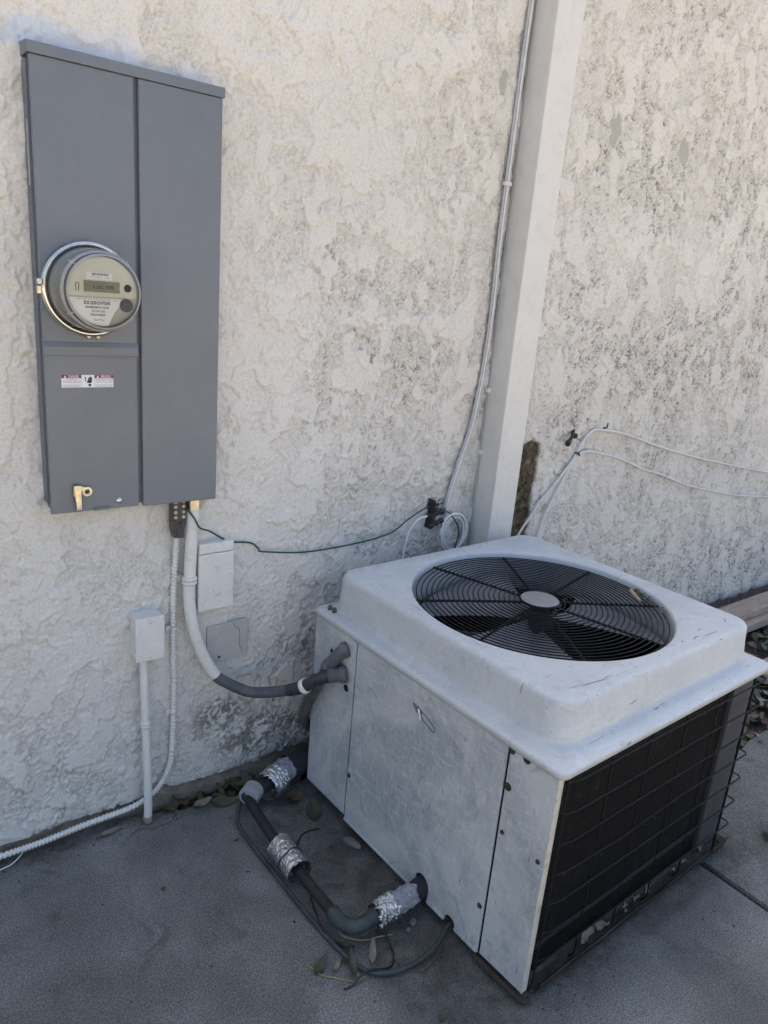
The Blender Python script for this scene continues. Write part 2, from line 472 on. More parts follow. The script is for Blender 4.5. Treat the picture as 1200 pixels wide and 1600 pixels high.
M['zinc'] = simple('zinc_plate', (0.60, 0.60, 0.58), 0.38, 1.0, var=0.2, vscale=60, bumps=0.1)
M['rust'] = simple('rusty_steel', (0.038, 0.028, 0.022), 0.9, var=0.5, vscale=70, dirt=0.6, dirt_col=(0.10, 0.09, 0.08), bumps=0.6, bscale=160, bdist=0.003)
M['pan'] = simple('dirty_base_steel', (0.075, 0.070, 0.062), 0.85, var=0.45, vscale=40, dirt=0.7, dirt_col=(0.05, 0.028, 0.018), bumps=0.5, bscale=120, bdist=0.002)
M['copper'] = simple('dark_tarnished_copper', (0.028, 0.025, 0.029), 0.5, 0.3, var=0.4, vscale=30, dirt=0.5, dirt_col=(0.03, 0.035, 0.04), dscale=25, bumps=0.3)
M['patina'] = simple('green_tarnished_copper', (0.045, 0.058, 0.058), 0.6, 0.2, var=0.35, vscale=35, dirt=0.5, dirt_col=(0.04, 0.04, 0.045), bumps=0.3)
M['insul'] = simple('grey_insulation', (0.30, 0.31, 0.34), 0.95, var=0.25, vscale=80, dirt=0.4, bumps=0.9, bscale=140, bdist=0.006)
M['insul_dark'] = simple('dark_foam_insulation', (0.022, 0.023, 0.03), 0.85, var=0.3, vscale=60, bumps=0.6, bscale=120, bdist=0.003)
M['collar'] = simple('pale_corrugated_sleeve', (0.34, 0.34, 0.35), 0.85, var=0.2, vscale=40, dirt=0.3, bumps=0.4)
M['blade'] = simple('blue_grey_blade', (0.17, 0.18, 0.205), 0.4, var=0.25, vscale=14, dirt=0.5, dirt_col=(0.05, 0.05, 0.05), dscale=9, bumps=0.05)
M['inner'] = simple('grey_inner_metal', (0.05, 0.052, 0.056), 0.6, var=0.2, vscale=12, dirt=0.4)
M['void'] = simple('dark_inside', (0.012, 0.012, 0.014), 0.9, var=0.3, bumps=0.0)
M['hub'] = simple('dull_hub_plate', (0.25, 0.255, 0.25), 0.5, 0.2, var=0.12, vscale=60, dirt=0.35, dscale=60, bumps=0.2)
M['cream_edge'] = simple('worn_cream_edge', (0.56, 0.53, 0.45), 0.6, var=0.12, vscale=30, dirt=0.6, dirt_col=(0.18, 0.13, 0.09), dscale=35, bumps=0.2)
M['meter_base'] = simple('grey_meter_base', (0.33, 0.335, 0.32), 0.4, var=0.08, bumps=0.05)
M['face_up'] = simple('cream_dial', (0.66, 0.65, 0.54), 0.55, var=0.08, vscale=12, bumps=0.0)
M['face_lo'] = simple('white_dial_label', (0.84, 0.85, 0.85), 0.5, var=0.03, bumps=0.0)
M['face_back'] = simple('grey_dial', (0.46, 0.46, 0.43), 0.5, var=0.05, bumps=0.0)
M['lcd'] = simple('display_olive', (0.19, 0.19, 0.125), 0.25, var=0.06, bumps=0.0)
M['ink'] = simple('black_print', (0.02, 0.02, 0.022), 0.6, var=0.05, bumps=0.0)
M['ink_grey'] = simple('grey_print', (0.16, 0.16, 0.17), 0.6, var=0.05, bumps=0.0)
M['stick_w'] = simple('sticker_white', (0.74, 0.75, 0.77), 0.5, var=0.02, bumps=0.0)
M['stick_r'] = simple('sticker_red', (0.27, 0.014, 0.03), 0.5, var=0.05, bumps=0.0)
M['butt'] = simple('dry_twig', (0.34, 0.27, 0.17), 0.8, var=0.3, vscale=120, bumps=0.3)
M['stone'] = simple('pale_chip', (0.14, 0.135, 0.125), 0.9, var=0.25, vscale=60, bumps=0.6, bscale=150, bdist=0.003)

# ------------------------------------------------------------------ noise in numpy for the stucco relief
_rng = np.random.RandomState(11)
_PERM = _rng.permutation(4096)
_GA = _rng.rand(4096) * 2 * np.pi
_GX, _GY = np.cos(_GA).astype(np.float32), np.sin(_GA).astype(np.float32)
def gnoise(x, y, seed=0):
    xi = np.floor(x).astype(np.int64); yi = np.floor(y).astype(np.int64)
    xf = (x - xi).astype(np.float32); yf = (y - yi).astype(np.float32)
    def g(ix, iy, dx, dy):
        h = _PERM[(_PERM[(ix + seed * 131) & 4095] + iy + seed * 57) & 4095]
        return _GX[h] * dx + _GY[h] * dy
    u = xf * xf * xf * (xf * (xf * 6 - 15) + 10); v = yf * yf * yf * (yf * (yf * 6 - 15) + 10)
    a = g(xi, yi, xf, yf); b = g(xi + 1, yi, xf - 1, yf); c = g(xi, yi + 1, xf, yf - 1); d = g(xi + 1, yi + 1, xf - 1, yf - 1)
    return ((a + (b - a) * u) * (1 - v) + (c + (d - c) * u) * v) * 1.5
def fbm(x, y, f, octv=4, seed=0, gain=0.5):
    t = 0.0; a = 1.0; s = 0.0
    for o in range(octv):
        t = t + a * gnoise(x * f, y * f, seed + o); s += a; a *= gain; f *= 2.03
    return t / s
def sst(a, b, x):
    t = np.clip((x - a) / (b - a), 0, 1)
    return t * t * (3 - 2 * t)

def stucco_fields(x, z):
    """relief (m, towards the yard), grime, grime zone, bare, scar, overspray"""
    wx = x + 0.022 * fbm(x, z, 14, 2, 40); wz = z + 0.022 * fbm(x, z, 14, 2, 50)
    # how coarse the coat is: smooth trowelled near the meter, coarse grains to the right and low down
    coarse = sst(-0.35, 0.35, fbm(x, z, 2.2, 3, 60) + 0.55 * sst(0.85, 1.5, x) - 0.25 + 0.35 * sst(0.55, 0.15, z) + 0.10 * sst(1.9, 2.4, x))
    r1 = fbm(wx, wz, 66, 3, 1, 0.62)
    r2 = fbm(wx, wz, 150, 2, 5, 0.6)
    # crumbs with sharp creases between them
    b1 = np.abs(fbm(wx, wz * 0.85, 40, 3, 101, 0.55)); b2 = np.abs(fbm(wx + 3.3, wz * 0.9, 82, 2, 111, 0.55))
    brk = sst(-0.10, 0.22, fbm(x, z, 24, 2, 121))
    rough = 0.0080 * np.minimum(b1, 0.30) + 0.0070 * np.minimum(b2, 0.30) + 0.0022 * r1 + 0.0036 * r2 - 0.0030
    crease = np.maximum(np.exp(-(b1 / 0.050) ** 2) * brk, 0.9 * np.exp(-(b2 / 0.070) ** 2) * (0.25 + 0.75 * brk))
    # trowelled skins lying over the rough coat, with a sharp lip
    rag = 0.045 * fbm(x, z, 70, 2, 141)
    p1 = fbm(wx * 1.25, wz * 0.9, 8, 5, 12, 0.58) + 0.03 - 0.13 * coarse + rag
    p2 = fbm(wx + 0.3, wz * 0.85 + 1.7, 15, 4, 22, 0.58) - 0.06 - 0.08 * coarse + rag
    k1 = sst(0.0, 0.016, p1); k2 = sst(0.0, 0.020, p2)
    fl = np.clip(1.0 - 0.88 * k1 - 0.75 * k2, 0.10, 1)
    rel = rough * (0.35 + 0.85 * coarse) * fl + 0.0038 * k1 + 0.0026 * k2 + 0.0035 * fbm(x, z, 4, 2, 33)
    sand = gnoise(x * 165, z * 165, 131) + 0.6 * gnoise(x * 120, z * 120, 137)
    rel = rel + 0.0011 * sand * (0.35 + 0.65 * fl)
    # combed trowel strokes on the smooth side
    rel = rel + 0.0011 * (1 - coarse) * fbm(x * 0.5 + z * 0.25, z * 3.0 - x * 1.2, 30, 2, 44)
    # grime sits in the open, coarse hollows; zones as the wall has them
    zone = sst(-0.2, 0.4, fbm(x, z * 0.7, 3.2, 4, 71) + 0.2)
    z_mid = np.exp(-((x - 1.25) / 0.33) ** 2 - ((z - 1.52) / 0.42) ** 2) * 0.55
    z_right = sst(1.9, 2.3, x) * np.exp(-((z - 1.42) / 0.36) ** 2) * 1.35
    z_low = np.exp(-((x - 1.0) / 0.28) ** 2 - ((z - 0.25) / 0.24) ** 2) * 1.5 + 0.5 * sst(0.55, 0.25, z)
    z_top = sst(1.8, 2.1, x) * 0.42
    z_post = np.exp(-((x - 1.45) / 0.25) ** 2 - ((z - 0.85) / 0.4) ** 2) * 0.7
    gz = np.clip(zone * (0.10 + z_mid + z_right + z_low + z_top + z_post) + 0.4 * z_low, 0, 1.1) * 0.85 * (0.22 + 0.78 * sst(0.62, 1.0, x))
    hollow = np.clip(crease + 0.35 * sst(0.1, 0.5, -r1 - 0.5 * r2), 0, 1)
    grime = np.clip(hollow * (1 - 0.9 * k1) * (1 - 0.7 * k2) * (0.36 + gz * 1.35) * (0.30 + 0.70 * coarse), 0, 0.95)
    edge = np.exp(-((p1 + 0.002) / 0.010) ** 2) * (0.14 + gz) * 0.55 + np.exp(-((p2 + 0.002) / 0.010) ** 2) * (0.08 + gz) * 0.45
    grime = np.clip(np.maximum(grime, edge), 0, 0.95)
    # soot-like streak low on the wall by the pipes
    blk = np.exp(-((x - 0.795) / 0.065) ** 2 - ((z - 0.235) / 0.045) ** 2) + 0.9 * np.exp(-((x - 0.93) / 0.13) ** 2 - ((z - 0.135) / 0.06) ** 2)
    grime = np.clip(grime + blk * sst(-0.2, 0.25, r1 + 0.6 * fbm(x, z, 20, 3, 90)) * 2.2, 0, 0.95); gz = np.maximum(gz, np.clip(blk, 0, 1))
    bare = np.zeros_like(x)
    for cx, cz, rx, rz_ in ((2.1165, 1.958, 0.028, 0.050), (2.507, 1.962, 0.030, 0.038), (1.602, 1.985, 0.016, 0.034)):
        d = np.sqrt(((x - cx) / rx) ** 2 + ((z - cz) / rz_) ** 2) + 0.9 * fbm(x, z, 26, 4, 80)
        bare = np.maximum(bare, sst(1.0, 0.86, d))
    rel = rel * (1 - 0.75 * bare) - 0.0025 * bare
    nx = 0.012 * fbm(x, z, 22, 3, 95); nz = 0.02 * fbm(x, z, 22, 3, 97)
    scar = sst(1.876, 1.886, x + nx) * sst(1.982, 1.97, x + nx) * sst(0.962, 0.945, z + nz)
    rel = rel * (1 - 0.4 * scar) - 0.007 * scar + scar * 0.003 * r1
    grime = grime * (1 - scar); gz = gz * (1 - scar)
    ov = sst(0.28, 0.36, x) * sst(0.78, 0.66, x) * sst(1.785, 1.80, z) * sst(1.86, 1.815, z + 0.05 * fbm(x, z, 8, 3, 99)) * 0.75
    return rel, grime, gz, bare, scar, ov, np.clip((0.12 + 0.88 * coarse) * fl * (1 - bare), 0, 1)

# ------------------------------------------------------------------ the setting: ground, slabs, soil
g = MB(); g.add([(-60, -60, -0.06), (60, -60, -0.06), (60, 60, -0.06), (-60, 60, -0.06)], [(0, 1, 2, 3)])
tag(g.build('ground', M['gravel']), kind='structure')

def slab(name, poly, z0, z1, mat, bev=0.004):
    o = MB().prism(poly, 'z', z0, z1).build(name, mat)
    me = o.data; bm = bmesh.new(); bm.from_mesh(me)
    ed = [e for e in bm.edges if abs(e.verts[0].co.z - z1) < 1e-6 and abs(e.verts[1].co.z - z1) < 1e-6]
    bmesh.ops.bevel(bm, geom=ed, offset=bev, segments=2, affect='EDGES', clamp_overlap=True)
    bmesh.ops.triangulate(bm, faces=[f for f in bm.faces if len(f.verts) > 4])
    bm.to_mesh(me); bm.free()
    return tag(o, kind='structure')

rr = random.Random(3)
edge = []
xs = np.linspace(0.5, 1.757, 46)
for x in xs:
    y = np.interp(x, [0.5, 0.6, 0.7, 0.85, 1.0, 1.3, 1.76], [0.004, -0.028, -0.055, -0.075, -0.105, -0.12, -0.12])
    edge.append((float(x), float(y + rr.uniform(-0.007, 0.007) * (x > 0.52))))
slab('concrete_pavement', [(-6, -2.15), (1.757, -2.15)] + edge[::-1] + [(-6, 0.004)], -0.055, 0.0, M['concrete'])
edge2 = [(float(x), -0.69 + rr.uniform(-0.012, 0.012) - 0.03 * math.sin(x * 3)) for x in np.linspace(1.772, 6.0, 60)]
slab('concrete_pavement', [(1.769, -2.15), (6.0, -2.15)] + edge2[::-1], -0.055, -0.001, M['concrete'])
s = MB()
sx = np.linspace(-0.5, 7.0, 260); sy = np.linspace(-0.95, 0.012, 40)
vs = [(float(x), float(y), float(-0.030 + 0.010 * fbm(np.array(x), np.array(y), 12, 3, 3))) for y in sy for x in sx]
n = len(sx)
s.add(vs, [(j * n + i, j * n + i + 1, (j + 1) * n + i + 1, (j + 1) * n + i) for j in range(len(sy) - 1) for i in range(n - 1)], True)
tag(s.build('soil', M['soil']), kind='structure')

# ------------------------------------------------------------------ the stuccoed house wall
wall = empty('house_wall', (1.5, 0.0, 0.0))
tag(wall, 'long cream painted stucco house wall with grimy trowelled texture', 'wall')
WO = Vector((1.5, 0, 0))
gx = np.concatenate([np.arange(-0.6, 0.15, 0.006), np.arange(0.15, 1.9, 0.003), np.arange(1.9, 4.4, 0.0046)])
gt = np.linspace(0, 1, 700)
X = np.repeat(gx[None, :], len(gt), 0)
zbot = 0.040 + 0.006 * fbm(gx, gx * 0, 9, 4, 2, 0.6) + 0.016 * np.exp(-((gx - 0.62) / 0.03) ** 2) - 0.006 * np.exp(-((gx - 0.88) / 0.12) ** 2)
Z = zbot[None, :] + gt[:, None] * (2.6 - zbot[None, :])
rel, gr, gz, ba, sca, ov, coa = stucco_fields(X, Z)
lipf = np.exp(-((Z - zbot[None, :]) / 0.012) ** 2)
rel = rel - 0.004 * lipf
Y = -rel
nr, nc = X.shape
V = np.stack([X - 1.5, Y, Z], -1).reshape(-1, 3)
lip = np.stack([gx - 1.5, np.full_like(gx, 0.03), zbot + 0.004], -1)
V = np.concatenate([V, lip])
idx = np.arange(nr * nc).reshape(nr, nc)
Q = np.stack([idx[:-1, :-1], idx[:-1, 1:], idx[1:, 1:], idx[1:, :-1]], -1).reshape(-1, 4)
li = nr * nc + np.arange(nc)
Q2 = np.stack([li[:-1], li[1:], idx[0, 1:], idx[0, :-1]], -1)
Q = np.concatenate([Q, Q2])
me = bpy.data.meshes.new('stucco_coat')
me.vertices.add(len(V)); me.vertices.foreach_set('co', V.astype(np.float32).ravel())
me.loops.add(Q.size); me.loops.foreach_set('vertex_index', Q.astype(np.int32).ravel())
me.polygons.add(len(Q)); me.polygons.foreach_set('loop_start', np.arange(0, Q.size, 4, dtype=np.int32))
me.polygons.foreach_set('use_smooth', np.ones(len(Q), dtype=bool))
me.update(calc_edges=True)
for nm, fld in (('grime', gr), ('grimezone', gz), ('bare', ba), ('scar', sca), ('overspray', ov), ('coarse', coa)):
    a = me.attributes.new(nm, 'FLOAT', 'POINT')
    a.data.foreach_set('value', np.concatenate([fld.ravel(), np.zeros(nc)]).astype(np.float32))
me.materials.append(M['stucco'])
link(bpy.data.objects.new('stucco_coat', me), wall)
MB().box((-6, 0.03, 0.2), (9, 6.0, 3.05)).build('wall_body', M['stucco'], wall, WO)
e = MB(); e.box((-6, 0.0, 0.04), (-0.602, 0.029, 3.05)); e.build('stucco_coat', M['stucco'], wall, WO)
e = MB(); e.box((4.401, 0.0, 0.04), (9, 0.029, 3.05)); e.build('stucco_coat', M['stucco'], wall, WO)
e = MB(); e.box((-0.602, 0.0, 2.602), (4.401, 0.029, 3.05)); e.build('stucco_coat', M['stucco'], wall, WO)
MB().box((-6, 0.012, -0.1), (9, 5.9, 0.199)).build('footing', M['found'], wall, WO)

# ------------------------------------------------------------------ boxed post on the wall
post = empty('wall_post', (1.734, -0.046, 0.0))
tag(post, 'square pale grey painted post running up the stucco wall', 'post')
MB().box((1.681, -0.092, -0.03), (1.788, -0.001, 3.0)).build('post_body', M['post'], post, post.location, bevel=0.0025)
MB().box((1.6775, -0.014, 0.02), (1.6805, -0.004, 3.0)).build('caulk_line', M['plate'], post, post.location)
for z in (1.13, 0.93):
    MB().box((1.669, -0.022, z), (1.6805, -0.006, z + 0.014)).build('clip', M['white_paint'], post, post.location, bevel=0.002)

# ------------------------------------------------------------------ meter cabinet
PX0, PX1, PZ0, PZ1, PD = 0.3614, 0.7407, 0.8894, 1.7863, 0.0556
XD = 0.556                                                    # where the two halves meet
cab = empty('meter_cabinet', (0.551, 0.0, PZ0))
tag(cab, 'tall blue grey steel meter cabinet fixed to the stucco wall', 'electrical cabinet')
CO = cab.location
def cb(b, name, mat, bevel=0.0, seg=2, parent=None): return b.build(name, mat, parent or cab, CO, bevel, seg)
cb(MB().box((PX0 + 0.004, -PD + 0.010, PZ0 + 0.004), (PX1 - 0.003, 0.028, PZ1 - 0.004)), 'cabinet_body', M['panel_in'], 0.002)
cap = MB().prism([(-PD - 0.004, PZ1 - 0.014), (-PD - 0.004, PZ1 + 0.004), (-PD + 0.002, PZ1 + 0.007), (0.0, PZ1 + 0.012), (0.0, PZ1 - 0.014)], 'x', PX0 - 0.004, PX1 + 0.004)
cb(cap, 'rain_cap', M['panel'], 0.0012)
lu = cb(MB().box((PX0, -PD, 1.2475), (XD - 0.0045, -PD + 0.012, PZ1 - 0.0145)), 'meter_cover', M['panel'], 0.002)
cb(MB().prism([(-PD + 0.006, 1.2305), (-PD - 0.006, 1.2305), (-PD - 0.006, 1.248), (-PD - 0.001, 1.2585), (-PD + 0.006, 1.2585)], 'x', PX0 - 0.001, XD - 0.0035), 'cover_ledge', M['panel'], 0.001)
lower = cb(MB().box((PX0, -PD + 0.001, PZ0), (XD - 0.0045, -PD + 0.012, 1.232)), 'service_cover', M['panel'], 0.002)
cb(MB().box((XD + 0.0045, -PD - 0.002, PZ0 - 0.002), (PX1, -PD + 0.012, PZ1 - 0.0145)), 'breaker_door', M['panel'], 0.003, 3)
cb(MB().box((PX0 - 0.003, -PD + 0.020, PZ0 + 0.02), (PX0 + 0.003, -0.004, PZ1 - 0.02)), 'side_flange', M['panel_in'], 0.001)
cb(MB().box((PX0 - 0.0042, -PD + 0.024, 1.55), (PX0 - 0.0031, -PD + 0.027, 1.665)), 'hinge_rod', M['zinc'])
cb(MB().box((PX1 - 0.001, -0.034, 1.50), (PX1 + 0.003, -0.026, 1.535)), 'side_tab', M['panel_in'])
cb(MB().box((PX1 - 0.001, -0.034, 1.02), (PX1 + 0.003, -0.026, 1.05)), 'side_tab', M['panel_in'])
cb(MB().box((0.451, -PD - 0.0035, 0.8895), (0.484, -PD - 0.0001, 0.8965)), 'pull_slot', M['panel_in'], 0.001)
cb(MB().lathe([(0.0075, 0), (0.0075, 0.001), (0.0062, 0.0035), (0.002, 0.0048), (0.0, 0.005)], (0.5056, -PD + 0.001, 0.9069), (0, -1, 0), 20), 'cover_screw', M['zinc'])
# sealing hasp
h = MB().prism([(0.4062, 0.953), (0.4225, 0.953), (0.4215, 0.899), (0.4185, 0.8935), (0.4135, 0.8935), (0.411, 0.899)], 'y', -PD - 0.012, -PD - 0.008)
h.box((0.4062, -PD - 0.009, 0.928), (0.4092, -PD + 0.002, 0.953))
hasp = cb(h, 'hasp', M['brass'], 0.0008)
h2 = MB()
ang = [2 * math.pi * k / 20 for k in range(20)]
cxh, czh = 0.4345, 0.9375
vo = [(cxh + 0.0105 * math.cos(a), -PD - 0.0095, czh + 0.0105 * math.sin(a)) for a in ang]
vi = [(cxh + 0.0058 * math.cos(a), -PD - 0.0095, czh + 0.0058 * math.sin(a)) for a in ang]
vo2 = [(x, y + 0.003, z) for x, y, z in vo]; vi2 = [(x, y + 0.003, z) for x, y, z in vi]
h2.add(vo + vi + vo2 + vi2, [(k, (k + 1) % 20, 20 + (k + 1) % 20, 20 + k) for k in range(20)] + [(40 + k, 40 + (k + 1) % 20, (k + 1) % 20, k) for k in range(20)] + [(20 + k, 20 + (k + 1) % 20, 60 + (k + 1) % 20, 60 + k) for k in range(20)])
h2.box((0.418, -PD - 0.0092, 0.941), (0.4285, -PD - 0.0068, 0.9495))
h2.build('hasp_eye', M['brass'], hasp, CO)
MB().lathe([(0.004, 0), (0.004, 0.002), (0.0, 0.0034)], (0.416, -PD - 0.012, 0.8985), (0, -1, 0), 14).build('rivet', M['zinc'], hasp, CO)
# bilingual warning sticker
st = cb(MB().box((0.3932, -PD + 0.0001, 1.1640), (0.4990, -PD + 0.0009, 1.1903)), 'warning_sticker', M['stick_w'])
YS = -PD - 0.0002
def stk(a, b, c, d, mat, name='print_block', y=YS):
    m_ = MB().add([(a, y, c), (b, y, c), (b, y, d), (a, y, d)], [(0, 1, 2, 3)])
    return m_.build(name, mat, st, CO)
stk(0.3932, 0.4332, 1.1833, 1.1903, M['stick_r'], 'red_band'); stk(0.4600, 0.4990, 1.1833, 1.1903, M['stick_r'], 'red_band')
stk(0.4331, 0.4334, 1.1640, 1.1903, M['ink_grey'], 'divider'); stk(0.4597, 0.46, 1.1640, 1.1903, M['ink_grey'], 'divider')
def txt(body, size, x, z, y, mat, parent, width=None, bold=0.0, name='lettering', o=CO):
    Mx = Matrix(((1, 0, 0, x - o.x), (0, 0, -1, y - o.y), (0, 1, 0, z - o.z), (0, 0, 0, 1)))
    return text_obj(name, body, size, mat, Mx, parent, width, bold)
txt('DANGER', 0.0072, 0.4175, 1.1868, YS - 0.0003, M['stick_w'], st, 0.021, 0.0001)
txt('PELIGRO', 0.0072, 0.4835, 1.1868, YS - 0.0003, M['stick_w'], st, 0.021, 0.0001)
for tx in (0.4005, 0.4665):
    MB().add([(tx - 0.0028, YS - 0.0003, 1.1845), (tx + 0.0028, YS - 0.0003, 1.1845), (tx, YS - 0.0003, 1.1893)], [(0, 1, 2)]).build('alert_triangle', M['stick_w'], st, CO)
L1 = ['Hazardous Voltage.', 'Will cause death, serious injury', 'or substantial property damage.', '', 'Turn off power supplying this', 'equipment before working inside.']
L2 = ['Tension peligrosa. Causara la', 'muerte, lesiones graves o danos', 'considerables a la propiedad.', '', 'Desconecte la fuente de energia', 'antes de trabajar en el equipo.']
for i, (a, b) in enumerate(zip(L1, L2)):
    if a:
        txt(a, 0.0026, 0.4133, 1.1808 - i * 0.0029, YS - 0.0001, M['ink'], st, 0.036 if i else 0.021)
        txt(b, 0.0026, 0.4795, 1.1808 - i * 0.0029, YS - 0.0001, M['ink'], st, 0.036)
hd = MB()      # the struck hand
def q2(pts, y=YS - 0.0002): hd.add([(p[0], y, p[1]) for p in pts], [tuple(range(len(pts)))])
q2([(0.4475, 1.1665), (0.4520, 1.1665), (0.4530, 1.1712), (0.4468, 1.1712)])
q2([(0.4448, 1.1735), (0.4532, 1.1735), (0.4548, 1.1790), (0.4462, 1.1785), (0.4440, 1.1765)])
for k, (fx, hh) in enumerate(((0.4466, 1.1838), (0.4487, 1.1862), (0.4508, 1.1866), (0.4529, 1.1850))):
    q2([(fx, 1.178), (fx + 0.0017, 1.178), (fx + 0.0019, hh), (fx + 0.0002, hh)])
q2([(0.4385, 1.1862), (0.4398, 1.1870), (0.4432, 1.1832), (0.4412, 1.1800), (0.4438, 1.1772), (0.4428, 1.1764), (0.4393, 1.1798), (0.4412, 1.1830)])
hd.build('hand_symbol', M['ink'], st, CO)

# ------------------------------------------------------------------ electricity meter
MX, MZ = 0.4537, 1.3643
mtr = empty('electric_meter', (MX, -PD, MZ))
tag(mtr, 'round glass covered electric meter with digital display on the cabinet', 'meter')
MO = mtr.location
c0 = (MX, -PD, MZ); AX = (0, -1, 0)
def mb(b, name, mat, parent=None, bevel=0.0): return b.build(name, mat, parent or mtr, MO, bevel)
ring = mb(MB().lathe([(0.080, 0.0), (0.0905, 0.0), (0.0935, 0.004), (0.0940, 0.010), (0.0925, 0.016), (0.0885, 0.0185), (0.0835, 0.017), (0.082, 0.012)], c0, AX, 96), 'sealing_ring', M['chrome'])
mb(MB().box((MX - 0.101, -PD - 0.019, MZ + 0.004), (MX - 0.0915, -PD - 0.004, MZ + 0.016)).box((MX - 0.1015, -PD - 0.016, MZ - 0.014), (MX - 0.0925, -PD - 0.006, MZ + 0.002)), 'ring_clasp', M['chrome'], ring, 0.0015)
for dx in (-0.005, 0.014):
    mb(MB().lathe([(0.0048, 0), (0.0048, 0.003), (0.0, 0.006)], (MX + dx, -PD - 0.007, MZ - 0.094), (0, -0.3, -1), 12), 'ring_screw', M['brass'], ring)
mb(MB().lathe([(0.0800, 0.004), (0.0790, 0.030), (0.0772, 0.034), (0.0760, 0.062), (0.0745, 0.080), (0.070, 0.0815), (0.0, 0.0815)], c0, AX, 72), 'meter_base', M['meter_base'])
mb(MB().lathe([(0.0822, 0.014), (0.0800, 0.060), (0.0785, 0.082), (0.0768, 0.088), (0.0740, 0.0895), (0.0725, 0.0955), (0.0708, 0.1045), (0.0680, 0.1080), (0.058, 0.1092), (0.03, 0.1100), (0.0, 0.1102)], c0, AX, 96), 'glass_cover', M['clear'])
for a in (0.85, 2.4, 3.75, 5.55):
    p = [(MX + r_ * math.cos(a), -PD - h_, MZ + r_ * math.sin(a)) for r_, h_ in ((0.0795, 0.083), (0.0752, 0.0905), (0.072, 0.105))]
    mb(MB().tube(p, 0.0009, 6), 'cover_rib', M['cable'])
mb(MB().lathe([(0.0728, 0.0955), (0.0752, 0.0935), (0.0768, 0.0895), (0.0775, 0.0855), (0.0760, 0.0850), (0.0735, 0.0890)], c0, AX, 96), 'cover_shoulder', M['meter_base'])
mb(MB().lathe([(0.0672, 0.1083), (0.0695, 0.1078), (0.0712, 0.1050), (0.0700, 0.1040), (0.0672, 0.1065)], c0, AX, 96), 'cover_rim', M['meter_base'])
YF = 0.096
mb(MB().lathe([(0.0665, 0.080), (0.0665, YF - 0.002), (0.066, YF), (0.0, YF)], c0, AX, 72), 'dial', M['face_back'])
FR = 0.0648
yy = -PD - YF
def face_poly(pts, name, mat, dy=0.0006):
    m_ = MB().prism(pts, 'y', yy - dy, yy - 0.0001)
    return mb(m_, name, mat)
up = [(MX + FR * math.cos(a), MZ + FR * math.sin(a)) for a in np.linspace(math.radians(-8), math.radians(188), 48)]
face_poly(up, 'upper_dial', M['face_up'])
lo = [(MX + 0.050, MZ - 0.0120), (MX - FR * math.cos(math.radians(11)), MZ - FR * math.sin(math.radians(11)))]
lo += [(MX + FR * math.cos(a), MZ + FR * math.sin(a)) for a in np.linspace(math.radians(194), math.radians(278), 20)]
lo += [(MX + 0.014, MZ - 0.052), (MX + 0.022, MZ - 0.037), (MX + 0.034, MZ - 0.023)]
face_poly(lo, 'name_plate', M['face_lo'])
lcd = mb(MB().box((MX - 0.036, yy - 0.0016, MZ - 0.001), (MX + 0.032, yy - 0.0007, MZ + 0.020)), 'display', M['lcd'])
txt('Loc ntt', 0.0125, MX + 0.001, MZ + 0.0095, yy - 0.0019, M['ink'], lcd, 0.040, 0.0002, o=MO)
bl = mb(MB().box((MX - 0.031, yy - 0.0012, MZ + 0.0225), (MX + 0.018, yy - 0.0007, MZ + 0.036)), 'barcode_label', M['face_lo'])
rb = random.Random(5)
def barcode(x0, x1, z0, z1, parent, y):
    b = MB(); x = x0
    while x < x1:
        w = rb.choice((0.0004, 0.0007, 0.0011)); b.add([(x, y, z0), (x + w, y, z0), (x + w, y, z1), (x, y, z1)], [(0, 1, 2, 3)]); x += w + rb.choice((0.0004, 0.0006, 0.0009))
    b.build('barcode', M['ink'], parent, MO)
barcode(MX - 0.020, MX + 0.011, MZ + 0.0300, MZ + 0.0345, bl, yy - 0.0014)
txt('7W 29 126802 4    3 T28020', 0.003, MX - 0.005, MZ + 0.0265, yy - 0.0014, M['ink_grey'], bl, 0.036, o=MO)
def mt(b_, s_, x, z, w_, m_=M['ink'], bold=0.0): txt(b_, s_, MX + x, MZ + z, yy - 0.0009, m_, mtr, w_, bold, o=MO)
mt('CL200  240V  3W  TYPE C2SOD  60Hz  1.0Kh', 0.0042, -0.013, -0.0150, 0.080, M['ink_grey'])
mt('SCE 222012-973245', 0.0085, -0.012, -0.0215, 0.050, M['ink'], 0.0003)
barcode(MX - 0.034, MX + 0.010, MZ - 0.0315, MZ - 0.0275, mtr, yy - 0.0009)
mt('304 840 856', 0.0070, -0.010, -0.0370, 0.026, M['ink'])
barcode(MX - 0.025, MX + 0.004, MZ - 0.0455, MZ - 0.0418, mtr, yy - 0.0009)
mt('OpenWay', 0.0058, -0.0095, -0.0530, 0.021, M['ink_grey'])
key = smooth_path([(MX - 0.0505, yy - 0.001, MZ + 0.000), (MX - 0.0505, yy - 0.001, MZ + 0.008), (MX - 0.0515, yy - 0.001, MZ + 0.0125), (MX - 0.048, yy - 0.001, MZ + 0.0150), (MX - 0.0445, yy - 0.001, MZ + 0.0125), (MX - 0.0455, yy - 0.001, MZ + 0.008), (MX - 0.0455, yy - 0.001, MZ + 0.000)], 0.002)
mb(MB().tube(key, 0.0007, 6), 'key_symbol', M['ink'])
mb(MB().lathe([(0.0075, 0), (0.0068, 0.004), (0.0, 0.005)], (MX + 0.0478, -PD - YF, MZ + 0.0095), AX, 24), 'optical_port', M['black'])
bt = mb(MB().lathe([(0.0125, 0), (0.0125, 0.006), (0.0115, 0.0078), (0.0, 0.008)], (MX + 0.044, -PD - YF, MZ - 0.0235), AX, 28), 'reset_button', M['grey_flex'])
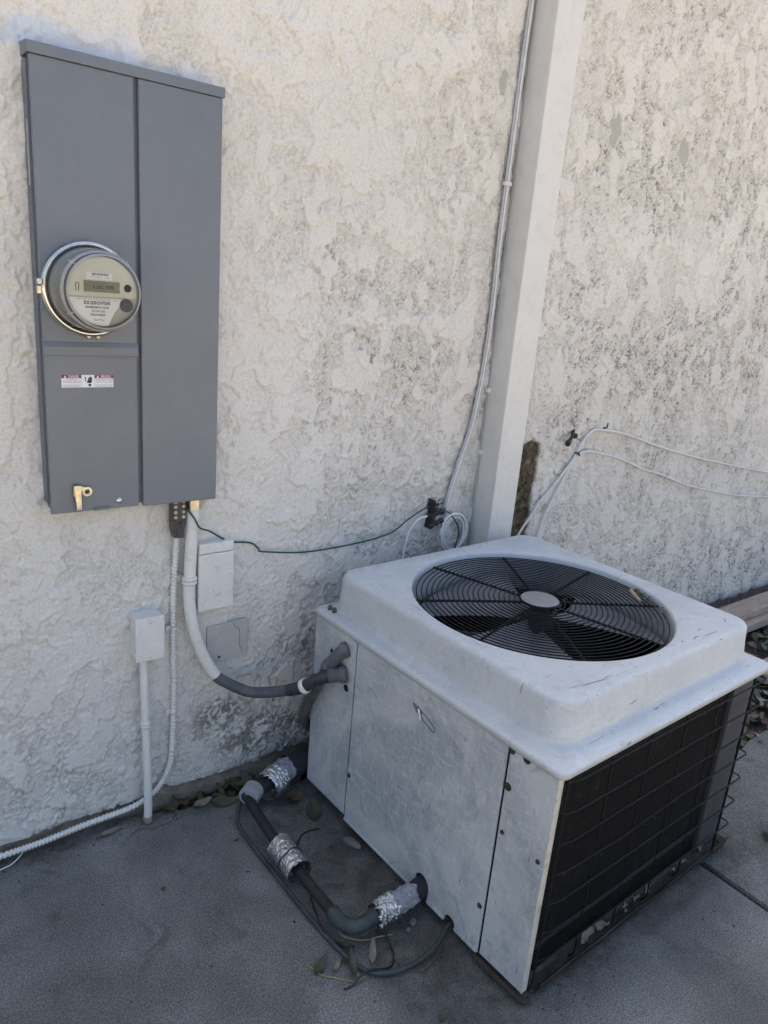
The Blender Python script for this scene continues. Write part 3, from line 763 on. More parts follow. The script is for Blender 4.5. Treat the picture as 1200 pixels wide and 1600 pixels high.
mb(MB().box((MX + 0.040, -PD - YF - 0.0088, MZ - 0.026), (MX + 0.048, -PD - YF - 0.0079, MZ - 0.0245)), 'button_slot', M['black'], bt)

# ------------------------------------------------------------------ ground bar under the cabinet
gb = empty('ground_bar', (0.655, -0.02, 0.79))
tag(gb, 'black terminal bar with brassy screws hanging below the meter cabinet', 'terminal bar')
GO = gb.location
MB().prism([(0.6385, 0.8885), (0.6385, 0.812), (0.643, 0.790), (0.668, 0.788), (0.6685, 0.806), (0.6735, 0.830), (0.6735, 0.8885)], 'y', -0.036, -0.012).build('bar', M['tape'], gb, GO, 0.0015)
for x in (0.6462, 0.6660):
    for z in (0.8435, 0.8565, 0.8705, 0.883):
        MB().lathe([(0.0046, 0), (0.0046, 0.002), (0.0026, 0.0026), (0.0024, 0.0008), (0.0, 0.0006)], (x, -0.036, z), (0, -1, 0), 12).build('terminal_screw', M['brass'], gb, GO)
MB().lathe([(0.004, 0), (0.004, 0.0012), (0.0026, 0.0014), (0.0024, -0.002), (0, -0.002)], (0.657, -0.036, 0.829), (0, -1, 0), 14).build('lug_hole', M['black'], gb, GO)

# ------------------------------------------------------------------ big conduit from the cabinet to the condenser
cf = empty('flexible_conduit', (0.759, -0.045, 0.38))
tag(cf, 'thick white painted conduit turning dark grey, from cabinet to condenser', 'conduit')
FO = cf.location
wp = [(0.6935, -0.032, 0.886), (0.6931, -0.033, 0.8603), (0.6886, -0.034, 0.7942), (0.6828, -0.035, 0.6717), (0.6833, -0.036, 0.6045), (0.6942, -0.038, 0.5299), (0.7185, -0.042, 0.4560), (0.752, -0.05, 0.3912)]
dk = [(0.752, -0.05, 0.3912), (0.7789, -0.065, 0.3682), (0.8337, -0.09, 0.3383), (0.8846, -0.14, 0.3501), (0.9216, -0.20, 0.3827)]
dk2 = [(0.9216, -0.20, 0.3827), (0.9298, -0.215, 0.394), (0.9550, -0.252, 0.4300), (0.985, -0.287, 0.4500), (1.006, -0.3006, 0.4551)]
full = smooth_path(wp + dk[1:] + dk2[1:], 0.006)
def cut(path, a, b):
    ia = min(range(len(path)), key=lambda i: (path[i] - Vector(a)).length); ib = min(range(len(path)), key=lambda i: (path[i] - Vector(b)).length)
    return path[ia:ib + 1]
MB().tube(cut(full, wp[0], wp[-1]), lambda i, t: 0.0152 + 0.0002 * math.sin(i * 1.7), 18).build('white_section', M['white_paint'], cf, FO)
MB().tube(cut(full, wp[-1], dk[-1]), 0.0148, 18).build('grey_section', M['grey_flex'], cf, FO)
MB().tube(cut(full, (0.905, -0.17, 0.367), dk2[-2]), lambda i, t: 0.0165 + 0.0010 * (i % 2) + 0.0006 * math.sin(t * 3), 18).build('tape_wrap', M['tape'], cf, FO)
def ringat(path, p, r, w, name, mat, parent, o, n=20, bulge=0.0):
    i = min(range(len(path)), key=lambda k: (path[k] - Vector(p)).length); i = max(1, min(i, len(path) - 2))
    d = (path[i + 1] - path[i - 1]).normalized()
    return MB().lathe([(r * 0.75, -w / 2), (r, -w / 2), (r + bulge, 0), (r, w / 2), (r * 0.75, w / 2)], path[i], d, n, True).build(name, mat, parent, o)
ringat(full, dk2[1], 0.0205, 0.013, 'retaining_ring', M['white_paint'], cf, FO)
MB().lathe([(0.015, -0.012), (0.019, -0.012), (0.019, 0.018), (0.0235, 0.019), (0.0235, 0.034), (0.016, 0.036)], (0.973, -0.279, 0.4465), (0.85, -0.5, 0.16), 22).build('end_fitting', M['grey_pvc'], cf, FO)
MB().lathe([(0.013, 0), (0.0205, 0), (0.0205, 0.024), (0.0225, 0.024), (0.0225, 0.029), (0.013, 0.029)], (0.694, -0.032, 0.862), (0, 0, 1), 6, False).build('cabinet_hub', M['brass'], cf, FO)
sp = MB()
for dz in (0.0, 0.010): sp.lathe([(0.0155, -0.0042), (0.0185, -0.0042), (0.0190, 0), (0.0185, 0.0042), (0.0155, 0.0042)], (0.6828, -0.035, 0.668 + dz), (0, 0, 1), 22)
sp.box((0.655, -0.012, 0.664), (0.670, -0.004, 0.682))
sp.build('strap', M['white_paint'], cf, FO)

# second conduit: elbow out of the condenser, down and back to the wall
c2 = empty('elbow_conduit', (1.02, -0.1, 0.16))
tag(c2, 'short dark grey conduit with elbow, behind the thick conduit at the condenser', 'conduit')
p2 = smooth_path([(1.006, -0.2955, 0.5249), (0.992, -0.2835, 0.5120), (0.984, -0.262, 0.478), (0.979, -0.242, 0.4480), (0.9729, -0.2, 0.3603), (0.9774, -0.15, 0.2779), (0.992, -0.12, 0.2255), (1.0239, -0.10, 0.1784), (1.08, -0.07, 0.15)], 0.006)
O2 = c2.location
i3 = min(range(len(p2)), key=lambda k: (p2[k] - Vector((0.980, -0.246, 0.454))).length)
MB().tube(p2[:i3 + 1], 0.0172, 18).build('elbow', M['grey_pvc'], c2, O2)
MB().tube(p2[i3 - 3:], lambda i, t: 0.0142 + 0.0006 * math.sin(i * 1.9), 16).build('jacket', M['grey_flex'], c2, O2)
MB().lathe([(0.012, -0.006), (0.0215, -0.006), (0.0215, 0.010), (0.012, 0.010)], p2[2], (0.75, -0.5, 0.45), 6, False).build('lock_nut', M['grey_pvc'], c2, O2)
MB().lathe([(0.014, -0.008), (0.0195, -0.008), (0.0195, 0.008), (0.014, 0.008)], p2[i3], (p2[i3 + 1] - p2[i3 - 1]), 18).build('collar', M['grey_pvc'], c2, O2)

# ------------------------------------------------------------------ boxes and plates on the wall
tv = empty('tv_box', (0.756, 0.0, 0.578))
tag(tv, 'white painted cable box with raised letters T and V', 'utility box')
TO = tv.location
MB().box((0.7075, -0.030, 0.580), (0.803, 0.004, 0.762)).build('back_box', M['white_paint'], tv, TO, 0.003)
lid = MB().box((0.7058, -0.0375, 0.5785), (0.8040, -0.0300, 0.7345)).build('lid', M['white_paint'], tv, TO, 0.0045, 3)
MB().box((0.7072, -0.0365, 0.7360), (0.8024, -0.0300, 0.7630)).build('hinge_strip', M['white_paint'], tv, TO, 0.003)
def raised(polys, name):
    b = MB()
    for p in polys: b.prism(p, 'y', -0.0408, -0.0370)
    b.build(name, M['white_paint'], lid, TO, 0.0005, 1)
raised([[(0.748, 0.703), (0.748, 0.700), (0.766, 0.700), (0.766, 0.703)], [(0.7555, 0.6995), (0.7555, 0.683), (0.7585, 0.683), (0.7585, 0.6995)]], 'raised_letter')
raised([[(0.7455, 0.6365), (0.7545, 0.6145), (0.7575, 0.6145), (0.7490, 0.6365)], [(0.7580, 0.6150), (0.7660, 0.6365), (0.7625, 0.6365), (0.7550, 0.6170)]], 'raised_letter')
MB().box((0.793, -0.0395, 0.672), (0.8045, -0.037, 0.678)).build('lid_tab', M['white_paint'], lid, TO, 0.0008, 1)

bp = empty('blank_plate', (0.802, 0.0, 0.407))
tag(bp, 'flat square blank cover plate screwed below the cable box', 'cover plate')
BO = bp.location
MB().box((0.7425, -0.0135, 0.407), (0.861, -0.001, 0.518)).build('plate', M['plate'], bp, BO, 0.0015)
for (x, z, mt_) in ((0.7790, 0.497, M['plate']), (0.7775, 0.422, M['ink']), (0.826, 0.5005, M['plate']), (0.8250, 0.4285, M['plate'])):
    MB().lathe([(0.0036, 0), (0.0036, 0.001), (0, 0.002)], (x, -0.0135, z), (0, -1, 0), 12).build('screw', mt_, bp, BO)
cr = [(0.818, 0.0, 0.520), (0.822, 0, 0.505), (0.834, 0, 0.495), (0.836, 0, 0.488)]
cr = [(x, -0.0138, z) for x, y, z in cr]
MB().tube(smooth_path(cr + [(0.838, -0.0138, 0.474), (0.836, -0.0138, 0.452), (0.842, -0.0138, 0.433), (0.848, -0.0138, 0.420)], 0.004), 0.0007, 5).build('plate_crack', M['ink_grey'], bp, BO)  # thin dark tube drawn as the crack on the plate

jb = empty('junction_box', (0.574, 0.0, 0.483))
tag(jb, 'small white weatherproof junction box on top of a thin pipe', 'junction box')
JO = jb.location
MB().box((0.5405, -0.0500, 0.4850), (0.6085, 0.004, 0.5985)).build('box_body', M['white_paint'], jb, JO, 0.002)
jl = MB().box((0.5385, -0.0560, 0.4835), (0.6105, -0.0502, 0.6000)).build('box_lid', M['white_paint'], jb, JO, 0.0022)
for (x, z, r_) in ((0.5755, 0.5865, 0.0038), (0.5735, 0.4935, 0.0038), (0.5485, 0.5035, 0.0025)):
    MB().lathe([(r_, 0), (r_, 0.001), (0, 0.0022)], (x, -0.056, z), (0, -1, 0), 12).build('lid_screw', M['white_paint'], jl, JO)
MB().prism([(0.530 + 0.010 * math.cos(a), 0.574 + 0.010 * math.sin(a)) for a in np.linspace(0, 2 * math.pi, 17)[:-1]], 'y', -0.008, -0.001).build('mounting_ear', M['white_paint'], jb, JO, 0.001)

pp = empty('wall_pipe', (0.565, -0.05, 0.0))
tag(pp, 'thin straight white pipe rising from the concrete to the junction box', 'pipe')
PO = pp.location
MB().tube([(0.5650, -0.032, 0.486), (0.5652, -0.034, 0.40), (0.5656, -0.039, 0.2945), (0.5668, -0.045, 0.1643), (0.5660, -0.050, 0.05), (0.5632, -0.0525, -0.02)], 0.0107, 18).build('pipe', M['white_paint'], pp, PO)
MB().lathe([(0.0107, 0.0), (0.0120, 0.0), (0.0124, 0.02), (0.0107, 0.022)], (0.5634, -0.0525, 0.0), (0, 0, 1), 18).build('dirty_foot', M['found'], pp, PO)
sp = MB()
for dz in (0, 0.009): sp.lathe([(0.0108, -0.004), (0.0134, -0.004), (0.0138, 0), (0.0134, 0.004), (0.0108, 0.004)], (0.5656, -0.0388, 0.290 + dz), (0, 0, 1), 18)
sp.box((0.5765, -0.012, 0.287), (0.594, -0.003, 0.305)); sp.box((0.574, -0.03, 0.291), (0.580, -0.006, 0.303))
sp.build('strap', M['white_paint'], pp, PO)

rbp = [(0.652, -0.020, 0.800), (0.6554, -0.018, 0.7838), (0.6489, -0.014, 0.6209), (0.6489, -0.014, 0.439), (0.6507, -0.015, 0.3781), (0.6454, -0.015, 0.1837), (0.6346, -0.016, 0.1206), (0.6058, -0.016, 0.0698), (0.5704, -0.018, 0.0490), (0.5238, -0.021, 0.0390), (0.4137, -0.020, 0.0345), (0.3115, -0.019, 0.0265), (0.2147, -0.018, 0.0255), (0.05, -0.02, 0.024), (-0.3, -0.02, 0.022)]
rc = empty('ribbed_conduit', (0.645, -0.015, 0.02))
tag(rc, 'narrow white ribbed flexible conduit bending along the foot of the wall', 'conduit')
path = smooth_path(rbp, 0.0015)
MB().tube(path, lambda i, t: 0.0072 + 0.0016 * math.sin(2 * math.pi * i * 0.0015 / 0.0088 + t), 12).build('armour', M['white_paint'], rc, rc.location)
for (x, z) in ((0.6489, 0.532), (0.6475, 0.287)):
    MB().box((x - 0.018, -0.012, z), (x - 0.006, -0.002, z + 0.012)).lathe([(0.0075, -0.004), (0.0098, -0.004), (0.0098, 0.004), (0.0075, 0.004)], (x, -0.014, z + 0.006), (0, 0, 1), 14).build('clip', M['white_paint'], rc, rc.location)

def wire(name, pts, r, mat, label, cat, group=None, step=0.008, n=8):
    P = smooth_path(pts, step)
    o = MB().tube(P, r, n).build(name, mat, None, pts[0])
    return tag(o, label, cat, group)
wire('white_wire', [(0.05, -0.06, 0.003), (0.2086, -0.0404, 0.006), (0.2379, -0.0343, 0.007), (0.2636, -0.016, 0.012), (0.275, -0.004, 0.022)], 0.0016, M['cable'], 'thin white wire poking out at the lower left wall foot', 'wire')
wire('green_wire', [(0.664, -0.028, 0.880), (0.6879, -0.053, 0.8399), (0.6997, -0.056, 0.8167), (0.7374, -0.03, 0.7948), (0.7728, -0.018, 0.7693), (0.8091, -0.012, 0.7501), (0.8649, -0.012, 0.7385), (0.8885, -0.012, 0.7168), (0.8984, -0.014, 0.7098), (1.036, -0.016, 0.689), (1.2115, -0.02, 0.6927), (1.3287, -0.022, 0.7091), (1.3993, -0.02, 0.7457), (1.4679, -0.02, 0.7733), (1.5139, -0.028, 0.766), (1.5578, -0.032, 0.7439), (1.5993, -0.034, 0.6886), (1.5922, -0.034, 0.6228), (1.58, -0.03, 0.56)], 0.0024, M['green'], 'thin green ground wire sagging from the cabinet to the coax splice', 'wire')

# ------------------------------------------------------------------ coax cables, their coil and the splice by the post
upc = [(1.6640, 2.75), (1.6615, 2.45), (1.6593, 2.2003), (1.6555, 2.0703), (1.6520, 1.8947), (1.6500, 1.7433), (1.6480, 1.5956), (1.6520, 1.3667), (1.6480, 1.2353), (1.6300, 1.0657), (1.6151, 0.9947), (1.5932, 0.9233), (1.5698, 0.841), (1.5509, 0.7639)]
cx = empty('coax_cable', (1.66, -0.01, 0.6))
tag(cx, 'pair of pale coaxial cables running up beside the square post', 'cable')
for k, (dx, y, m_) in enumerate(((-0.0068, -0.013, M['cable_grey']), (0.0, -0.016, M['cable']), (0.0066, -0.012, M['cable_grey']))):
    MB().tube(smooth_path([(x + dx, y, z) for x, z in upc], 0.02), 0.0036, 10).build('cable_run', m_, cx, cx.location)
for z in (1.735, 2.42):
    x = float(np.interp(z, [q[1] for q in upc[::-1]], [q[0] for q in upc[::-1]]))
    MB().box((x - 0.013, -0.021, z - 0.005), (x + 0.013, -0.006, z + 0.006)).build('cable_clip', M['cable'], cx, cx.location, 0.002)
lp = []
for i in range(0, 150):
    t = i / 149 * 2 * math.pi * 3.2 + 1.9
    k = i / 149
    rx = 0.050 + 0.010 * math.sin(k * 9) + 0.004 * math.sin(k * 23); rz_ = 0.060 + 0.008 * math.cos(k * 7)
    lp.append((1.583 + 0.012 * math.sin(k * 5) + rx * math.cos(t), -0.020 - 0.016 * k, 0.674 + 0.006 * math.cos(k * 8) + rz_ * math.sin(t)))
cc = MB().tube([(1.551, -0.014, 0.762), (1.556, -0.016, 0.744)] + lp + [(1.525, -0.036, 0.733), (1.512, -0.032, 0.728)], 0.0040, 10).build('cable_coil', M['cable'], None, (1.583, -0.02, 0.61))
tag(cc, 'coil of white coaxial cable hanging at the foot of the post', 'cable')
wire('white_cable', [(1.4659, -0.028, 0.7482), (1.4257, -0.026, 0.7383), (1.3979, -0.022, 0.6936), (1.3865, -0.022, 0.6167), (1.385, -0.025, 0.50)], 0.0040, M['cable'], 'white coaxial cable arching left from the black splice behind the condenser', 'cable')
sp_ = empty('coax_splice', (1.489, -0.02, 0.70))
tag(sp_, 'black coaxial ground block where the green wire meets the cables', 'connector')
SO = sp_.location
MB().prism([(1.480, 0.800), (1.490, 0.797), (1.491, 0.772), (1.498, 0.765), (1.490, 0.716), (1.480, 0.702), (1.473, 0.706), (1.481, 0.752), (1.479, 0.768)], 'y', -0.034, -0.006).build('block', M['black'], sp_, SO, 0.002)
for (a, b, r_) in (((1.462, -0.028, 0.7475), (1.528, -0.028, 0.756), 0.0085), ((1.470, -0.034, 0.714), (1.524, -0.034, 0.730), 0.0085)):
    MB().tube([Vector(a).lerp(Vector(b), t) for t in np.linspace(0, 1, 12)], lambda i, t, r_=r_: r_ * (1.0 if i % 4 else 0.72), 6, smooth=False).build('barrel', M['black'], sp_, SO)
for z in (0.786, 0.768): MB().lathe([(0.006, 0), (0.006, 0.004), (0, 0.005)], (1.488, -0.040, z), (0, -1, 0), 8, False).build('clamp_screw', M['rust'], sp_, SO)
for q in ((1.505, 0.782, 0.4), (1.498, 0.792, 0.9), (1.470, 0.784, 2.4)):
    MB().tube([(q[0], -0.03, q[1]), (q[0] + 0.014 * math.cos(q[2]), -0.034, q[1] + 0.014 * math.sin(q[2]))], 0.0018, 6).build('tie_tail', M['black'], sp_, SO)

# two white cables on the right part of the wall
ca = [(6.2, 0.32), (5.0, 0.50), (4.3, 0.61), (3.6826, 0.7067), (3.2318, 0.785), (2.9338, 0.8405), (2.6692, 0.9005), (2.443, 0.9588), (2.311, 0.9797), (2.246, 0.9826), (2.2111, 0.9604), (2.1826, 0.9285), (2.1548, 0.88), (2.067, 0.7863), (2.0062, 0.7347), (1.9585, 0.6728), (1.9213, 0.6269), (1.86, 0.52)]
cb_ = [(6.2, 0.18), (5.0, 0.38), (4.3, 0.50), (3.7453, 0.575), (3.3973, 0.6198), (2.9846, 0.7019), (2.7426, 0.7739), (2.6068, 0.8064), (2.4432, 0.8602), (2.2794, 0.8985), (2.2216, 0.9045), (2.1800, 0.8949), (2.1375, 0.8477), (2.0765, 0.7443), (2.042, 0.6798), (2.0204, 0.6038), (2.0, 0.5)]
wire('white_cable', [(x, -0.012, z) for x, z in ca], 0.0042, M['cable'], 'upper of two white cables looping across the right stucco', 'cable', step=0.02)
wire('white_cable', [(x, -0.013, z) for x, z in cb_], 0.0042, M['cable'], 'lower of two white cables looping across the right stucco', 'cable', step=0.02)
ct = MB().lathe([(0.008, -0.003), (0.0105, -0.003), (0.0105, 0.003), (0.008, 0.003)], (2.172, -0.014, 0.898), (0.5, 0, 0.8), 12)
ct.tube([(2.168, -0.02, 0.902), (2.160, -0.030, 0.912)], 0.002, 6)
tag(ct.build('cable_tie', M['black'], None, (2.172, -0.014, 0.898)), 'black cable tie holding the two white cables together', 'cable tie')
MB_n = MB().tube([(2.311, -0.004, 0.985), (2.312, -0.020, 0.992), (2.313, -0.021, 1.008)], 0.003, 6)
tag(MB_n.build('cable_nail', M['black'], None, (2.311, -0.004, 0.985)), 'small black nail carrying the upper white cable', 'nail')
bo = empty('wall_bolt', (2.10, -0.01, 0.94))
tag(bo, 'dark rusty bolt sticking out of the stucco above the white cables', 'bolt')
MB().tube([(2.150, 0.004, 0.984), (2.118, -0.020, 0.966), (2.090, -0.032, 0.953)], 0.0062, 10).build('shank', M['rust'], bo, bo.location)
MB().lathe([(0.007, -0.012), (0.0105, -0.008), (0.0105, 0.008), (0.007, 0.012), (0, 0.013)], (2.082, -0.036, 0.949), (-0.7, -0.35, -0.35), 8, False, (True, False)).build('head', M['black'], bo, bo.location)
MB().box((2.146, -0.010, 0.955), (2.163, 0.004, 0.972)).build('plug', M['rust'], bo, bo.location, 0.002)

# ------------------------------------------------------------------ the condenser
ac = empty('condenser_unit', (1.02575, -0.97211, 0.0), 0.0319)
tag(ac, 'weathered pale grey air conditioner condenser with round fan grille on top', 'air conditioner')
AW, AD = 0.832, 0.828
def arch(yc, w, top, zb):
    return [(yc - w / 2, zb)] + [(yc - w / 2 * math.cos(a), top - w / 2 + (w / 2) * math.sin(a)) for a in np.linspace(0, math.pi, 12)] + [(yc + w / 2, zb)]
def hem(b, y0, y1, z): b.box((-0.0022, y0, z), (0.0005, y1, z + 0.009)); return b
# side skins (facing the meter)
MB().prism([(0.642, 0.036), (0.827, 0.036), (0.827, 0.572), (0.642, 0.572)], 'x', 0.0, 0.004).build('rear_side_panel', M['ac_side'], ac, None, 0.0015)
out = [(0.126, 0.028)] + arch(0.216, 0.034, 0.052, 0.028) + arch(0.318, 0.046, 0.090, 0.028) + [(0.634, 0.028), (0.634, 0.572), (0.126, 0.572)]
acc = MB().prism(out, 'x', -0.003, 0.002).build('access_panel', M['ac_side'], ac, None, 0.0008, 1)
for y0, y1 in ((0.127, 0.198), (0.234, 0.294), (0.342, 0.633)):
    MB().box((-0.0062, y0, 0.0285), (-0.003, y1, 0.036)).build('hem', M['ac_side'], acc, None, 0.001)
cp = MB().prism([(-0.002, 0.034), (0.121, 0.030), (0.121, 0.572), (-0.002, 0.572)], 'x', 0.0, 0.004)
cpo = cp.build('corner_panel', M['ac_side'], ac, None, 0.0012)
MB().box((0.0042, -0.0022, 0.034), (0.0165, 0.003, 0.570)).build('corner_return', M['cream_edge'], cpo, None, 0.001)
MB().box((-0.0005, -0.0026, 0.034), (0.0040, 0.0005, 0.571)).build('worn_edge', M['cream_edge'], cpo, None, 0.001)
MB().box((0.004, 0.119, 0.03), (0.0065, 0.129, 0.572)).build('seam_shade_strip', M['void'], ac)  # near-black strips put the shade of the panel gaps into colour
MB().box((0.0045, 0.62, 0.036), (0.0072, 0.655, 0.572)).build('seam_shade_strip', M['void'], ac)
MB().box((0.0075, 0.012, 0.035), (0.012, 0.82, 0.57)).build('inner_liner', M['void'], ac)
# torn dent in the access panel
dp = [(-0.0035, 0.412, 0.508), (-0.0045, 0.400, 0.507), (-0.0045, 0.372, 0.500), (-0.0045, 0.345, 0.490), (-0.0035, 0.332, 0.478), (-0.0045, 0.340, 0.472), (-0.0045, 0.360, 0.480), (-0.0045, 0.385, 0.488), (-0.0040, 0.404, 0.497), (-0.0035, 0.412, 0.508)]
MB().tube(smooth_path(dp, 0.003), 0.0010, 6).build('dent_rim', M['ink_grey'], acc)
MB().add([(-0.0038, 0.411, 0.508), (-0.0036, 0.385, 0.504), (-0.0036, 0.376, 0.493), (-0.0037, 0.400, 0.496)], [(0, 1, 2, 3)]).build('dent_dark_patch', M['ink_grey'], acc)  # flat dark grey patch inside the dent outline
MB().tube([(-0.004, 0.396, 0.497), (-0.007, 0.388, 0.504), (-0.008, 0.378, 0.484)], 0.0034, 6).build('torn_burr', M['chrome'], acc)
# rusty screws on that side
SCR = [(0.7714, 0.566, 0.007), (0.7286, 0.566, 0.007), (0.6493, 0.565, 0.0075), (0.7456, 0.4857, 0.006), (0.6267, 0.1726, 0.0055), (0.1166, 0.5560, 0.008), (0.0776, 0.5580, 0.0085), (0.1137, 0.4716, 0.0085), (0.1095, 0.3628, 0.0048), (0.0140, 0.3604, 0.0048), (0.1365, 0.1506, 0.0060)]
for y, z, r_ in SCR:
    r_ *= 1.15
    x0 = -0.003 if 0.124 < y < 0.636 else 0.0
    MB().lathe([(r_, 0.0002), (r_ * 0.98, 0.0012), (r_ * 0.6, 0.0016), (r_ * 0.55, 0.0042), (0, 0.0046)], (x0, y, z), (-1, 0, 0), 9, False).build('rusty_screw', M['rust'], ac)
MB().lathe([(0.0100, 0.0003), (0.0098, 0.0012), (0.0078, 0.0013), (0.0076, 0.0008), (0, 0.0008)], (0.0, 0.6727, 0.4113), (-1, 0, 0), 18).build('knockout', M['void'], ac)

# moulded top cover
def rrect(x0, x1, y0, y1, r, z, A):
    cx_, cy_ = 0.4185, 0.420
    o = []
    for t in A:
        dx, dy = math.cos(t), math.sin(t)
        hx = (x1 - cx_) if dx > 0 else (cx_ - x0); hy = (y1 - cy_) if dy > 0 else (cy_ - y0)
        k = min(hx / abs(dx) if abs(dx) > 1e-9 else 1e9, hy / abs(dy) if abs(dy) > 1e-9 else 1e9)
        px_, py_ = abs(dx) * k, abs(dy) * k
        if px_ > hx - r and py_ > hy - r:
            qx, qy = hx - r, hy - r
            bq = abs(dx) * qx + abs(dy) * qy
            disc = bq * bq - (qx * qx + qy * qy - r * r)
            if disc > 0: k = bq + math.sqrt(disc)
        o.append((cx_ + dx * k, cy_ + dy * k, z))
    return o
A = sorted(set([round(t, 5) for t in np.linspace(0, 2 * math.pi, 161)[:-1]] + [round(math.radians(d + w), 5) for d in (44.5, 134.5, 225.5, 315) for w in np.linspace(-9, 9, 37)]))
def circ(r_, z): return [(0.4185 + r_ * math.cos(t), 0.420 + r_ * math.sin(t), z) for t in A]
F0 = (-0.006, 0.850, -0.012, 0.836)
def fl(d, r_, z): return rrect(F0[0] + d, F0[1] - d, F0[2] + d, F0[3] - d, r_, z, A)
def curb(d, r_, z): return rrect(0.037 + d, 0.819 - d, 0.034 + d, 0.818 - d, r_, z, A)
loops = [fl(0.004, 0.02, 0.562), fl(0.0, 0.022, 0.563), fl(0.0, 0.022, 0.5745), fl(0.0015, 0.022, 0.5775), fl(0.005, 0.022, 0.579), fl(0.020, 0.026, 0.5805),
         curb(-0.011, 0.052, 0.5820), curb(-0.0045, 0.055, 0.5840), curb(-0.001, 0.056, 0.589), curb(0.0, 0.056, 0.597), curb(0.004, 0.055, 0.640), curb(0.0055, 0.054, 0.666), curb(0.0072, 0.052, 0.6745), curb(0.0105, 0.050, 0.6795), curb(0.0150, 0.048, 0.6816), curb(0.020, 0.046, 0.682)]
tc = MB()
nA = len(A)
vs = [v for lp_ in loops for v in lp_]
k0 = len(loops)
for w_ in (0.5, 1.0):
    inner = circ(0.3400, 0.6824); last = loops[-1]
    vs += [tuple(np.array(a) * (1 - w_) + np.array(b) * w_) for a, b in zip(last, inner)]
for r_, z in ((0.3365, 0.6810), (0.3345, 0.6770), (0.3335, 0.670), (0.3330, 0.640), (0.3320, 0.60), (0.345, 0.565)):
    vs += circ(r_, z)
nl = k0 + 2 + 6
fs = []
for i in range(nl - 1):
    for k in range(nA):
        l = (k + 1) % nA
        fs.append((i * nA + k, i * nA + l, (i + 1) * nA + l, (i + 1) * nA + k))
tc.add(vs, fs, True)
top = tc.build('top_cover', M['ac_top'], ac)
for (y, z) in ((0.796, 0.592), (0.775, 0.590)):
    MB().lathe([(0.006, 0), (0.007, 0.006), (0.004, 0.014), (0, 0.016)], (0.020, y, 0.579), (0.2, 0.2, 1), 8, False).build('corner_bolt', M['pan'], top)
# embossed worn print on the flange
rp = random.Random(9)
wm = MB()
for y0, n_ in ((0.555, 6), (0.50, 13), (0.275, 5)):
    for k in range(n_):
        y = y0 - k * 0.0075
        wm.box((0.010, y, 0.5800), (0.010 + rp.uniform(0.006, 0.011), y + 0.0022, 0.5808))
wm.build('worn_marks', M['cream_edge'], top)['kind'] = 'stuff'

# scuffs and chips rubbed into the cover
def scuff(pts, w, z):
    b = MB(); P = [Vector((x, y, z)) for x, y in pts]; L = []; R_ = []
    for i, p in enumerate(P):
        d = (P[min(i + 1, len(P) - 1)] - P[max(i - 1, 0)]).normalized(); nrm = Vector((-d.y, d.x, 0)); k = w * math.sin(math.pi * (i + 0.3) / (len(P) - 0.4)) * rp.uniform(0.6, 1.2)
        L.append(p + nrm * k); R_.append(p - nrm * k)
    n_ = len(P)
    b.add(L + R_, [(i, i + 1, n_ + i + 1, n_ + i) for i in range(n_ - 1)]).build('scuff_mark', M['ink_grey'], top)
for x0, y0, dx, dy, w in ((0.13, 0.075, 0.085, -0.010, 0.0011), (0.10, 0.082, 0.05, -0.004, 0.0008), (0.20, 0.070, 0.03, 0.0, 0.0007), (0.56, 0.072, 0.035, 0.003, 0.0022), (0.52, 0.078, 0.014, 0.002, 0.0018), (0.60, 0.066, 0.06, 0.0, 0.0013), (0.735, 0.080, 0.022, 0.016, 0.0016), (0.72, 0.12, 0.012, 0.02, 0.0009), (0.085, 0.50, -0.004, 0.05, 0.0006), (0.078, 0.30, 0.003, 0.035, 0.0007), (0.30, 0.064, 0.02, -0.001, 0.0009), (0.09, 0.66, 0.006, 0.03, 0.0007), (0.40, 0.066, 0.012, 0.0, 0.0012)):
    scuff([(x0 + dx * t, y0 + dy * t + rp.uniform(-0.0008, 0.0008)) for t in np.linspace(0, 1, 7)], w, 0.6826)

# fan grille
GZ = 0.6690
gc = Vector((0.4185, 0.420, GZ))
def circle_path(r_, z, n_=96): return [(gc.x + r_ * math.cos(2 * math.pi * k / n_), gc.y + r_ * math.sin(2 * math.pi * k / n_), z) for k in range(n_)]
nr_ = 21
for i in range(nr_):
    r_ = 0.052 + (0.3225 - 0.052) * i / (nr_ - 1)
    MB().tube(circle_path(r_, GZ + 0.004 * (1 - (r_ / 0.3225) ** 2), 72 if i < 8 else 112), 0.0017, 6, False, True).build('grille_ring', M['guard'], ac)
for k in range(8):
    a = math.radians(14 + 45 * k)
    p = [(gc.x + r_ * math.cos(a), gc.y + r_ * math.sin(a), GZ - 0.004 + 0.004 * (1 - (r_ / 0.33) ** 2)) for r_ in np.linspace(0.035, 0.3325, 10)]
    MB().tube(p, 0.0036, 8).build('grille_spoke', M['guard'], ac)
hb = MB().lathe([(0.0, 0.0), (0.047, 0.0), (0.0520, 0.003), (0.0520, 0.0075), (0.0500, 0.0090)], (gc.x, gc.y, GZ), (0, 0, 1), 48).build('hub_ring', M['guard'], ac)
MB().lathe([(0.0500, 0.0085), (0.0480, 0.0105), (0.030, 0.0112), (0.0, 0.0114)], (gc.x, gc.y, GZ), (0, 0, 1), 48).build('hub_plate', M['hub'], hb)
